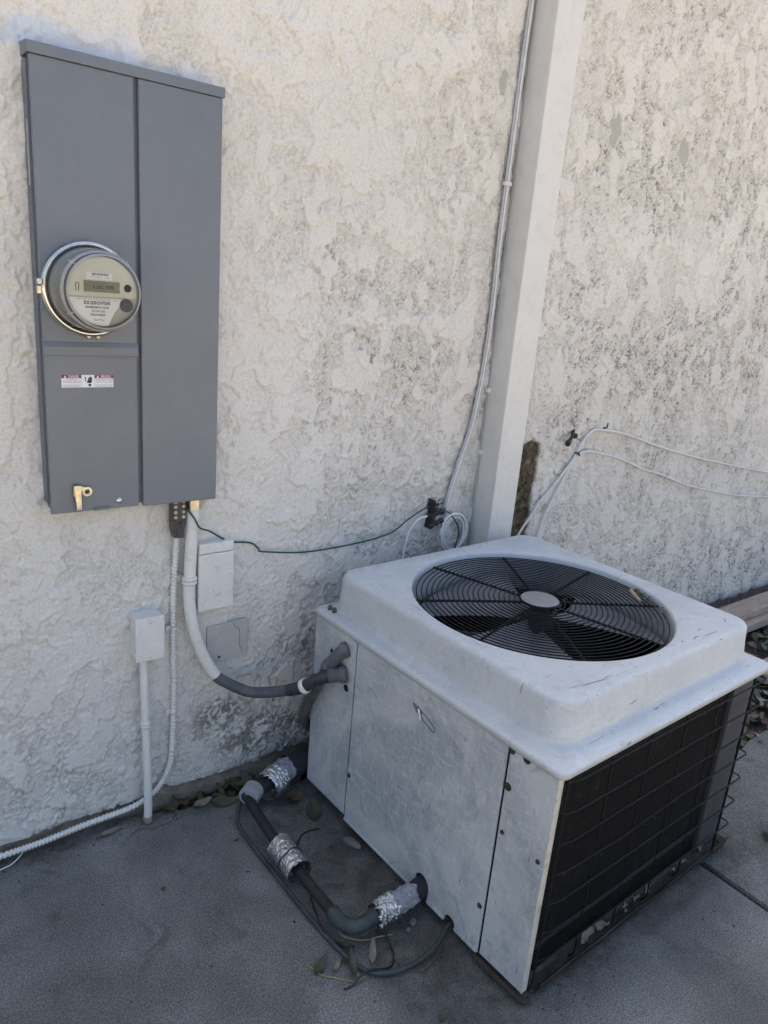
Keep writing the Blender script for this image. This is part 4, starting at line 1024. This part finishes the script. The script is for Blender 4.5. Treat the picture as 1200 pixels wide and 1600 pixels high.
# fan and inside
fan = MB().lathe([(0.0, 0.025), (0.040, 0.025), (0.046, 0.018), (0.048, -0.02), (0.0, -0.02)], (gc.x, gc.y, 0.60), (0, 0, 1), 28).build('fan_hub', M['void'], ac)
for k in range(3):
    a0 = math.radians(60 + 120 * k + 4)
    vs = []; ni, nj = 12, 18
    for i in range(ni):
        r_ = 0.044 + (0.318 - 0.044) * i / (ni - 1)
        span = math.radians(58 + 22 * (i / (ni - 1)))
        for j in range(nj):
            t = j / (nj - 1)
            a = a0 + span * t - 0.10 * (i / (ni - 1))
            vs.append((gc.x + r_ * math.cos(a), gc.y + r_ * math.sin(a), 0.632 - 0.042 * t * (0.5 + 0.5 * i / (ni - 1)) - 0.02 * math.sin(math.pi * t)))
    nv = len(vs); vs2 = [(x, y, z - 0.002) for x, y, z in vs]
    f1 = [(i * nj + j, i * nj + j + 1, (i + 1) * nj + j + 1, (i + 1) * nj + j) for i in range(ni - 1) for j in range(nj - 1)]
    f2 = [tuple(nv + q for q in f[::-1]) for f in f1]
    MB().add(vs + vs2, f1 + f2, True).build('fan_blade', M['blade'], ac)
MB().lathe([(0.0, 0.0), (0.075, 0.0), (0.085, 0.02), (0.085, 0.16), (0.06, 0.18), (0, 0.18)], (gc.x, gc.y, 0.39), (0, 0, 1), 28).build('fan_motor', M['void'], ac)
MB().box((0.02, 0.02, 0.10), (0.78, 0.80, 0.112)).build('inner_floor', M['void'], ac)
for ang in (0.4, 2.5, 4.6):
    MB().tube([(gc.x + 0.02 * math.cos(ang), gc.y + 0.02 * math.sin(ang), 0.56), (gc.x + 0.335 * math.cos(ang), gc.y + 0.335 * math.sin(ang), 0.572)], 0.006, 8).build('motor_bracket', M['inner'], ac)

# coil, end plate, guard, base
MB().box((0.018, 0.024, 0.030), (0.721, 0.062, 0.573)).build('coil_front', M['coil'], ac)
MB().box((0.722, 0.012, 0.030), (0.822, 0.060, 0.573)).build('coil_end_plate', M['inner'], ac, None, 0.004)
MB().box((0.786, 0.062, 0.030), (0.808, 0.800, 0.573)).build('coil_right', M['coil'], ac)
MB().box((0.016, 0.796, 0.030), (0.808, 0.824, 0.573)).build('coil_back', M['coil'], ac)
for k in range(8):
    z = 0.034 + 0.0735 * k
    j = rp.uniform(-0.002, 0.002)
    pth = [(0.016, -0.004, z), (0.06, -0.014, z), (0.25, -0.0165 + j, z + j), (0.50, -0.015, z - j), (0.800, -0.0195, z), (0.808, -0.019, z), (0.8125, -0.0155, z), (0.814, -0.010, z), (0.816, 0.008, z), (0.832, 0.030, z), (0.834, 0.30, z), (0.834, 0.80, z)]
    MB().tube(pth, 0.0020, 8).build('guard_wire', M['guard'], ac)
for k in range(5):
    x = 0.020 + 0.143 * k
    MB().tube([(x, 0.004, 0.026), (x, -0.0095, 0.05), (x + rp.uniform(-0.003, 0.003), -0.0105, 0.3), (x, -0.009, 0.561)], 0.0020, 8).build('guard_upright', M['guard'], ac)
MB().tube([(0.763, -0.0125, 0.024), (0.763, -0.0125, 0.561)], 0.0034, 8).build('guard_upright', M['guard'], ac)
bpn = MB().box((0.040, 0.000, 0.004), (0.836, 0.800, 0.028)).build('base_pan', M['pan'], ac, None, 0.004)
MB().tube([(-0.002, 0.135, 0.016), (-0.003, 0.06, 0.017), (-0.002, 0.0, 0.018), (0.001, -0.010, 0.018), (0.015, -0.012, 0.017)], 0.0068, 10).build('rolled_lip', M['rust'], bpn)
# rusted drip lip along the front
lipm = MB()
xs_ = np.linspace(0.045, 0.852, 40); pv = []
for i, x in enumerate(xs_):
    w_ = 0.0006 * math.sin(i * 0.5) + rp.uniform(-0.0004, 0.0004)
    pv += [(x, 0.012 + w_, 0.030), (x, -0.006 + w_, 0.029), (x, -0.013 + w_, 0.038 + w_), (x, -0.0155 + w_, 0.037 + w_), (x, -0.010 + w_, 0.022), (x, -0.004, 0.003)]
fsx = []
for i in range(len(xs_) - 1):
    for k in range(5): fsx.append((i * 6 + k, (i + 1) * 6 + k, (i + 1) * 6 + k + 1, i * 6 + k + 1))
lipm.add(pv, fsx, False).build('drip_lip', M['rust'], bpn)
MB().prism([(0.80, 0.02), (0.80, -0.010), (0.860, -0.008), (0.856, 0.03)], 'z', 0.006, 0.024).build('pan_corner', M['rust'], bpn, None, 0.002)

def acw(p):      # condenser-local point to the world
    return ac.matrix_basis @ Vector(p)

# ------------------------------------------------------------------ refrigerant lines on the ground
def crumple(path, r, name, parent, o, amp=0.0035, n_=40, rows=22, mat=None, flare=0.0, seed=1, ragged=0.0):
    P = [Vector(a).lerp(Vector(b), t) for (a, b) in [path] for t in np.linspace(0, 1, rows)]
    rg = random.Random(seed)
    jit = [[rg.uniform(-1, 1) for _ in range(n_)] for _ in range(rows)]
    d = (P[-1] - P[0]).normalized(); a = d.orthogonal().normalized(); b = d.cross(a)
    vs = []
    for i in range(rows):
        for k in range(n_):
            t = 2 * math.pi * k / n_
            rad = r * (1 + flare * (i / (rows - 1))) + amp * (0.55 * jit[i][k] + 0.6 * math.sin(3 * t + i * 0.7 + seed) * math.cos(i * 0.9))
            off = d * (ragged * jit[0 if i < rows / 2 else rows - 1][k] if i in (0, rows - 1) else 0)
            vs.append(P[i] + off + (a * math.cos(t) + b * math.sin(t)) * rad)
    fs = [(i * n_ + k, i * n_ + (k + 1) % n_, (i + 1) * n_ + (k + 1) % n_, (i + 1) * n_ + k) for i in range(rows - 1) for k in range(n_)]
    ob = MB().add(vs, fs, False).build(name, mat or M['foil'], parent, o)
    return ob
sl = empty('suction_line', (0.80, -0.4, 0.0))
tag(sl, 'dark copper refrigerant pipe with shiny foil sleeves lying on the concrete', 'pipe')
S0 = sl.location
hole = acw((0.03, 0.318, 0.055))
seg = smooth_path([(0.8055, -0.140, 0.060), (0.8000, -0.175, 0.056), (0.7940, -0.30, 0.050), (0.7920, -0.417, 0.048), (0.7950, -0.54, 0.046), (0.7975, -0.615, 0.046)], 0.02)
MB().tube(seg, 0.0135, 16).build('bare_pipe', M['copper'], sl, S0)
el = smooth_path([(0.7972, -0.600, 0.046), (0.7985, -0.632, 0.046), (0.8120, -0.655, 0.046), (0.836, -0.663, 0.047), (0.880, -0.6610, 0.050)], 0.006)
MB().tube(el, lambda i, t: 0.0172 if 3 < i < len(el) - 4 else 0.0182, 18).build('elbow', M['patina'], sl, S0)
MB().tube([(0.875, -0.6612, 0.050), (0.97, -0.658, 0.053), tuple(hole)], 0.0135, 14).build('stub', M['copper'], sl, S0)
crumple(((0.7945, -0.352, 0.049), (0.7918, -0.458, 0.048)), 0.0318, 'foil_sleeve', sl, S0, 0.0016, seed=3, ragged=0.003)
MB().tube([(0.793 + 0.0335 * math.cos(t), -0.412 + 0.002 * math.sin(2 * t), 0.0485 + 0.0335 * math.sin(t)) for t in np.linspace(0, 2 * math.pi, 33)[:-1]], 0.0013, 6, False, True).build('binding_wire', M['wire_black'], sl, S0)
crumple(((0.872, -0.6605, 0.050), (0.922, -0.6605, 0.052)), 0.027, 'foil_sleeve', sl, S0, 0.0042, flare=0.12, seed=5, ragged=0.007)
crumple(((0.922, -0.660, 0.053), (0.985, -0.6575, 0.055)), 0.0255, 'pipe_insulation', sl, S0, 0.004, mat=M['insul'], seed=6, ragged=0.006, n_=24, rows=10)
crumple(((0.982, -0.6575, 0.055), (1.040, -0.655, 0.058)), 0.024, 'pipe_insulation', sl, S0, 0.002, mat=M['insul_dark'], seed=16, n_=20, rows=6)
el2 = smooth_path([(0.8050, -0.160, 0.060), (0.810, -0.150, 0.062), (0.828, -0.146, 0.063), (0.870, -0.143, 0.062), (0.96, -0.105, 0.062), (1.05, -0.072, 0.064), (1.30, -0.06, 0.064)], 0.006)
MB().tube(el2, 0.020, 16).build('rear_bend', M['insul_dark'], sl, S0)
crumple(((0.862, -0.152, 0.060), (0.914, -0.130, 0.060)), 0.040, 'foil_sleeve', sl, S0, 0.0028, flare=0.05, seed=8, ragged=0.005)
crumple(((0.910, -0.130, 0.061), (0.958, -0.107, 0.062)), 0.034, 'pipe_insulation', sl, S0, 0.004, mat=M['insul'], seed=9, ragged=0.005, n_=24, rows=10)
crumple(((0.955, -0.108, 0.063), (1.25, -0.06, 0.063)), 0.036, 'pipe_insulation', sl, S0, 0.002, mat=M['insul_dark'], seed=11, n_=24, rows=12)
cl = MB().tube([Vector((0.832, -0.143, 0.063)).lerp(Vector((0.8000, -0.166, 0.059)), t) for t in np.linspace(0, 1, 19)], lambda i, t: 0.0275 + 0.0016 * (i % 2), 20)
cl.build('pale_collar', M['collar'], sl, S0)

tl = MB().tube(smooth_path([(0.83, -0.11, 0.02), (0.795, -0.135, 0.03), (0.770, -0.170, 0.022), (0.757, -0.2098, 0.012), (0.7604, -0.3964, 0.009), (0.7689, -0.5929, 0.009), (0.787, -0.7153, 0.009), (0.8243, -0.7643, 0.009), (0.8979, -0.783, 0.012), (0.97, -0.775, 0.018), tuple(acw((-0.008, 0.216, 0.026))), tuple(acw((0.05, 0.216, 0.03)))], 0.012), 0.0053, 12).build('liquid_line', M['patina'], None, (0.79, -0.5, 0.0))
tag(tl, 'thin greenish copper tube curving beside the foil wrapped pipe', 'pipe')
wire('black_wire', [(0.9447, -0.3108, 0.003), (0.9144, -0.304, 0.003), (0.8908, -0.3068, 0.003), (0.8727, -0.3209, 0.003), (0.845, -0.345, 0.004)], 0.0020, M['wire_black'], 'short black wire lying behind the middle foil sleeve', 'wire')
wire('black_wire', [(0.806, -0.435, 0.018), (0.8144, -0.4607, 0.008), (0.7912, -0.5291, 0.006), (0.7711, -0.5957, 0.018), (0.7775, -0.6343, 0.012), (0.79, -0.66, 0.004)], 0.0022, M['wire_black'], 'thin black wire drooping under the bare copper pipe', 'wire')
wire('black_wire', [(0.872, -0.672, 0.030), (0.8873, -0.6806, 0.012), (0.8838, -0.7049, 0.004), (0.8751, -0.7331, 0.003), (0.8495, -0.7551, 0.003), (0.7913, -0.7477, 0.020), (0.7527, -0.7482, 0.003), (0.735, -0.745, 0.003)], 0.0022, M['wire_black'], 'black wire looping from the copper elbow over the thin tube', 'wire')
wire('yellow_wire', [(0.8225, -0.5506, 0.003), (0.8209, -0.5672, 0.003), (0.7968, -0.626, 0.022), (0.8003, -0.6524, 0.020), (0.8402, -0.6734, 0.008), (0.87, -0.6789, 0.005), (0.905, -0.69, 0.003)], 0.0018, M['yellow'], 'yellowish wire tucked under the copper elbow', 'wire')
wire('brown_wire', [(0.8731, -0.7239, 0.003), (0.8734, -0.7702, 0.003), (0.9009, -0.800, 0.004), (0.9509, -0.7908, 0.004), (0.9858, -0.774, 0.010)], 0.0017, M['brown'], 'brownish wire following the thin copper tube to the condenser', 'wire')
wire('dry_twig', [(0.70, -0.655, 0.003), (0.712, -0.69, 0.003), (0.735, -0.715, 0.003), (0.765, -0.742, 0.003), (0.79, -0.745, 0.003)], 0.0012, M['yellow'], 'dry curved stem on the concrete beside the green leaf', 'stem')

# ------------------------------------------------------------------ leaves, litter, chips, lumber
def leaf_verts(L_, W_, curl, fold, bend, n_=7):
    vs = []
    for i in range(n_):
        t = i / (n_ - 1)
        w = W_ * 0.5 * (math.sin(math.pi * t ** 0.85) ** 0.8 if 0 < t < 1 else 0.03)
        x = (t - 0.5) * L_; zc = curl * (t - 0.5) ** 2 * 4; yb = bend * (t - 0.5) ** 2
        vs += [(x, yb - w, zc + fold * w), (x, yb, zc), (x, yb + w, zc + fold * w)]
    fs = []
    for i in range(n_ - 1):
        for k in range(2): fs.append((i * 3 + k, (i + 1) * 3 + k, (i + 1) * 3 + k + 1, i * 3 + k + 1))
    return vs, fs
def leaf(p, L_, W_, rot, mat, label, tilt=(0, 0), curl=0.006, fold=0.25, bend=0.0, name='fallen_leaf', group=None, stem=True, jit=0.0):
    vs, fs = leaf_verts(L_, W_, curl, fold, bend, 10 if jit else 7)
    if jit: vs = [(x + random.uniform(-jit, jit), y + random.uniform(-jit, jit), z + random.uniform(-jit, jit)) for x, y, z in vs]
    if group == GL and L_ > 0.03: vs = [(x * 0.85, y * 0.85 + random.uniform(-0.001, 0.001), z + random.uniform(-0.0012, 0.0012)) for x, y, z in vs]
    th_ = 0.0007
    nv = len(vs)
    b = MB().add(vs + [(x, y, z - th_) for x, y, z in vs], fs + [tuple(nv + q for q in f[::-1]) for f in fs], True)
    if stem: b.tube([(L_ * 0.48, bend * 0.25, curl * 0.9), (L_ * 0.62, bend * 0.3 + 0.003, curl * 0.9 + 0.001), (L_ * 0.75, bend * 0.5, curl * 0.4)], 0.0008, 5)
    o = b.build(name, mat)
    o.location = p; o.rotation_euler = (tilt[0], tilt[1], rot)
    return tag(o, label, 'leaf', group)
GL = 'fallen leaves on the concrete'
leaf((0.962, -0.245, 0.007), 0.095, 0.048, 1.1, M['leaf_green'], 'broad green leaf on the concrete between foil pipe and condenser', (0.1, -0.1), 0.008, 0.2, group=GL)
leaf((0.722, -0.672, 0.004), 0.062, 0.028, 0.55, M['leaf_green'], 'small green leaf at the left end of the dry stem', (0, 0), 0.005, 0.25, group=GL)
leaf((0.772, -0.712, 0.016), 0.075, 0.026, 1.15, M['leaf_green'], 'folded green leaf standing under the thin copper tube', (0.5, -0.3), 0.012, 0.5, group=GL)
leaf((0.835, -0.708, 0.012), 0.070, 0.020, 0.9, M['leaf_pale'], 'narrow pale dry leaf leaning on the thin copper tube', (0.2, -0.15), 0.005, 0.2, group=GL)
leaf((0.748, -0.695, 0.004), 0.040, 0.014, 0.5, M['leaf_pale'], 'tiny curled pale leaf beside the folded green leaf', (0, 0), 0.008, 0.4, group=GL)
leaf((0.792, -0.668, 0.012), 0.050, 0.026, 2.0, M['leaf_green'], 'dark green leaf lodged beneath the copper elbow', (0.3, 0.2), 0.006, 0.3, group=GL)
leaf((0.778, -0.690, 0.006), 0.045, 0.020, 0.2, M['leaf_brown'], 'brown leaf scrap between the thin tube and folded leaf', (0.1, 0.2), 0.006, 0.3, group=GL)
leaf((0.715, -0.060, 0.006), 0.070, 0.026, 0.15, M['leaf_pale'], 'tan leaf at the wall foot left of the pale collar', (0.3, 0), 0.008, 0.25, group=GL)
leaf((0.765, -0.088, 0.008), 0.090, 0.036, -0.25, M['leaf_green'], 'grey green leaf at the wall foot touching the pale collar', (0.35, 0.1), 0.010, 0.2, group=GL)
leaf((0.935, -0.175, 0.010), 0.085, 0.050, 0.3, M['leaf_brown'], 'large brown leaf beside the rear foil sleeve', (0.2, 0.3), 0.012, 0.3, group=GL)
leaf((2.03, -1.005, 0.012), 0.090, 0.052, 0.8, M['leaf_green'], 'green leaf on the concrete at the right edge', (0.2, 0.25), 0.012, 0.3, group=GL)
leaf((0.872, -0.905, 0.003), 0.030, 0.014, 0.4, M['leaf_green'], 'small olive leaf near the bottom edge of the concrete', (0, 0), 0.003, 0.2, group=GL, stem=False)
leaf((0.5155, -0.2926, 0.003), 0.016, 0.010, 0.9, M['leaf_brown'], 'dark speck of leaf alone on the left concrete', (0, 0.2), 0.003, 0.4, group=GL, stem=False)
leaf((0.735, -0.235, 0.003), 0.022, 0.007, 0.1, M['leaf_brown'], 'reddish brown leaf sliver left of the copper pipe', (0, 0), 0.003, 0.3, group=GL, stem=False)
leaf((0.470, -0.045, 0.005), 0.075, 0.018, 0.1, M['leaf_pale'], 'dry leaf stalk lying at the wall foot below the ribbed conduit', (0.2, 0), 0.004, 0.5, group=GL, stem=False)
# dried scraps caught behind the guard
GS = 'dried scraps caught behind the wire guard'
for (x, L_, W_, r_, lb) in ((0.225, 0.085, 0.030, 0.2, 'large crumpled pale scrap caught behind the wire guard'), (0.275, 0.060, 0.028, -0.5, 'pale curled scrap right of the largest one behind the guard'),
                             (0.375, 0.045, 0.022, 1.2, 'small upright dry scrap midway along the guard'), (0.415, 0.030, 0.016, 0.3, 'tiny dry scrap beside the upright one behind the guard'),
                             (0.470, 0.048, 0.022, 0.8, 'bent dry scrap right of the middle of the guard'), (0.60, 0.090, 0.012, 0.1, 'long thin dry stalk lying along the right drip lip'), (0.72, 0.035, 0.02, 0.5, 'dry scrap at the right end of the drip lip')):
    w_ = acw((x, 0.008, 0.046))
    leaf(tuple(w_), L_ * 0.8, W_ * 0.6, r_ * 0.4 + 0.03, M['leaf_pale'], lb, (0.75, -0.35 * r_), 0.016, 0.9, name='dried_scrap', group=GS, stem=False, jit=0.0035)
tw = acw((0.683, 0.307, 0.6765))
t_ = MB().tube([tw + Vector((0.020, 0.029, 0.001)), tw + Vector((0.006, 0.009, 0.0)), tw + Vector((-0.018, -0.026, 0.0005))], lambda i, t: 0.0058 - 0.0006 * i, 10).build('dry_twig', M['butt'], None, tw)
tag(t_, 'short tan piece of twig lying on the fan grille', 'twig')
deb = MB()
rd = random.Random(21)
for k in range(26):
    a = rd.uniform(-0.75, -0.25); r_ = rd.uniform(0.312, 0.330)
    v, f = leaf_verts(rd.uniform(0.010, 0.022), rd.uniform(0.004, 0.009), 0.003, 0.3, 0, 4)
    Mx = Matrix.Translation(acw((0.4185 + r_ * math.cos(a), 0.420 + r_ * math.sin(a), GZ + 0.004))) @ Matrix.Rotation(rd.uniform(0, 6), 4, 'Z') @ Matrix.Rotation(rd.uniform(-0.5, 0.5), 4, 'X')
    deb.add([Mx @ Vector(q) for q in v], f, True)
tag(deb.build('leaf_debris', M['leaf_brown']), 'crumbs of dry leaf along the right rim of the grille', 'debris', kind='stuff')

def litter(name, n_, region, z0, sizes, seed, label, mats):
    rg = random.Random(seed)
    b = MB(); cols = []
    for k in range(n_):
        x, y = region(rg)
        v, f = leaf_verts(rg.uniform(*sizes), rg.uniform(sizes[0] * 0.35, sizes[1] * 0.42), rg.uniform(-0.006, 0.014), rg.uniform(0.0, 0.5), rg.uniform(-0.01, 0.01), 6)
        Mx = Matrix.Translation((x, y, z0 + rg.uniform(0.0, 0.03))) @ Matrix.Rotation(rg.uniform(0, 6.28), 4, 'Z') @ Matrix.Rotation(rg.gauss(0, 0.35), 4, 'X') @ Matrix.Rotation(rg.gauss(0, 0.3), 4, 'Y')
        b.add([Mx @ Vector(q) for q in v], f, True)
        cols += [rg.choices(range(len(mats)), (5, 3, 2)[:len(mats)])[0]] * len(f)
    o = b.build(name, mats[0])
    for m_ in mats[1:]: o.data.materials.append(m_)
    o.data.polygons.foreach_set('material_index', cols)
    return tag(o, label, 'leaf litter', kind='stuff')
LM = [M['leaf_brown'], M['leaf_green'], M['leaf_pale']]
litter('leaf_litter', 1500, lambda r: (r.uniform(1.95, 4.6), r.uniform(-0.70, -0.02) if r.random() < .6 else r.gauss(-0.58, 0.09)), -0.030, (0.04, 0.085), 31, 'bed of dry leaves on the soil right of the condenser', LM)
litter('leaf_litter', 130, lambda r: (lambda x: (x, r.uniform(-0.055 - 0.05 * (x > 0.8), 0.0)))(r.uniform(0.60, 1.5)), -0.030, (0.03, 0.07), 33, 'dark damp leaves in the gap along the wall foot', [M['leaf_brown'], M['leaf_green']])
# twigs over the litter
for i, (a, b_, lb) in enumerate((((2.55, -0.60, 0.03), (2.95, -0.38, 0.06), 'thin bare twig slanting over the leaf bed'), ((2.75, -0.66, 0.04), (3.1, -0.58, 0.03), 'thin bare twig at the front of the leaf bed'))):
    wire('bare_twig', [a, tuple((Vector(a) + Vector(b_)) / 2 + Vector((0, 0.01, 0.012))), b_], 0.0022, M['butt'], lb, 'twig')

for (x0, x1, y0, y1, z0, z1, lb) in ((2.5, 6.0, -0.208, -0.105, 0.052, 0.091, 'upper pale lumber board along the wall at right'), (2.7, 5.6, -0.243, -0.125, 0.008, 0.048, 'lower lumber board under the upper one by the wall'), (2.955, 3.75, -0.535, -0.445, -0.005, 0.038, 'short board end lying among leaves beside the condenser')):
    o = MB().box((x0, y0, z0), (x1, y1, z1)).build('lumber_board', M['wood'], None, ((x0 + x1) / 2, (y0 + y1) / 2, z0), 0.003)
    tag(o, lb, 'board', 'lumber lying by the wall')

def chip(p, s_, rot, label, seed):
    rg = random.Random(seed)
    b = bmesh.new(); bmesh.ops.create_icosphere(b, subdivisions=2, radius=1.0)
    for v in b.verts:
        k = 1 + rg.uniform(-0.18, 0.18); v.co = Vector((v.co.x * s_[0] * k, v.co.y * s_[1] * k, v.co.z * s_[2] * k))
    me_ = bpy.data.meshes.new('stone_chip'); b.to_mesh(me_); b.free(); me_.materials.append(M['stone'])
    o = bpy.data.objects.new('stone_chip', me_); link(o); o.location = p; o.rotation_euler = (0, 0, rot)
    tag(o, label, 'stone', 'stone chips on the concrete')
chip((0.985, -0.403, 0.007), (0.030, 0.013, 0.009), -1.2, 'oblong pale stone chip beside the foot of the condenser', 1)
chip((0.965, -0.690, 0.005), (0.012, 0.009, 0.007), 0.5, 'small crumb of broken insulation below the pipe hole', 2)
chip((0.945, -0.700, 0.003), (0.007, 0.006, 0.005), 0.2, 'tiny pale crumb left of the larger one by the hole', 3)
chip((0.505, -0.040, 0.003), (0.010, 0.008, 0.006), 0.3, 'small pale chip on the concrete left of the thin pipe', 4)
# loose grit round the unit and along the wall
grit = MB(); rg = random.Random(77)
def bit(x, y, s_):
    z = s_ * 0.4
    vs = [(x + s_ * math.cos(a) * rg.uniform(.6, 1.1), y + s_ * math.sin(a) * rg.uniform(.6, 1.1), 0.0003) for a in (0.3, 1.9, 3.5, 5.0)] + [(x + s_ * 0.2, y, z)]
    grit.add(vs, [(0, 1, 4), (1, 2, 4), (2, 3, 4), (3, 0, 4)])
for k in range(420):
    u_ = rg.random()
    if u_ < 0.35: bit(rg.uniform(0.84, 1.0), rg.uniform(-0.95, -0.15), rg.uniform(0.0012, 0.0035))
    elif u_ < 0.65: bit(rg.uniform(1.03, 1.75), -0.972 - abs(rg.gauss(0, 0.035)) , rg.uniform(0.0012, 0.0035))
    elif u_ < 0.85: bit(rg.uniform(0.1, 0.62), -0.008 - abs(rg.gauss(0, 0.03)), rg.uniform(0.0012, 0.004))
    else: bit(rg.uniform(0.1, 1.7), rg.uniform(-1.3, -0.15), rg.uniform(0.001, 0.0025))
tag(grit.build('grit', M['soil']), 'dark loose grit scattered on the concrete', 'grit', kind='stuff')
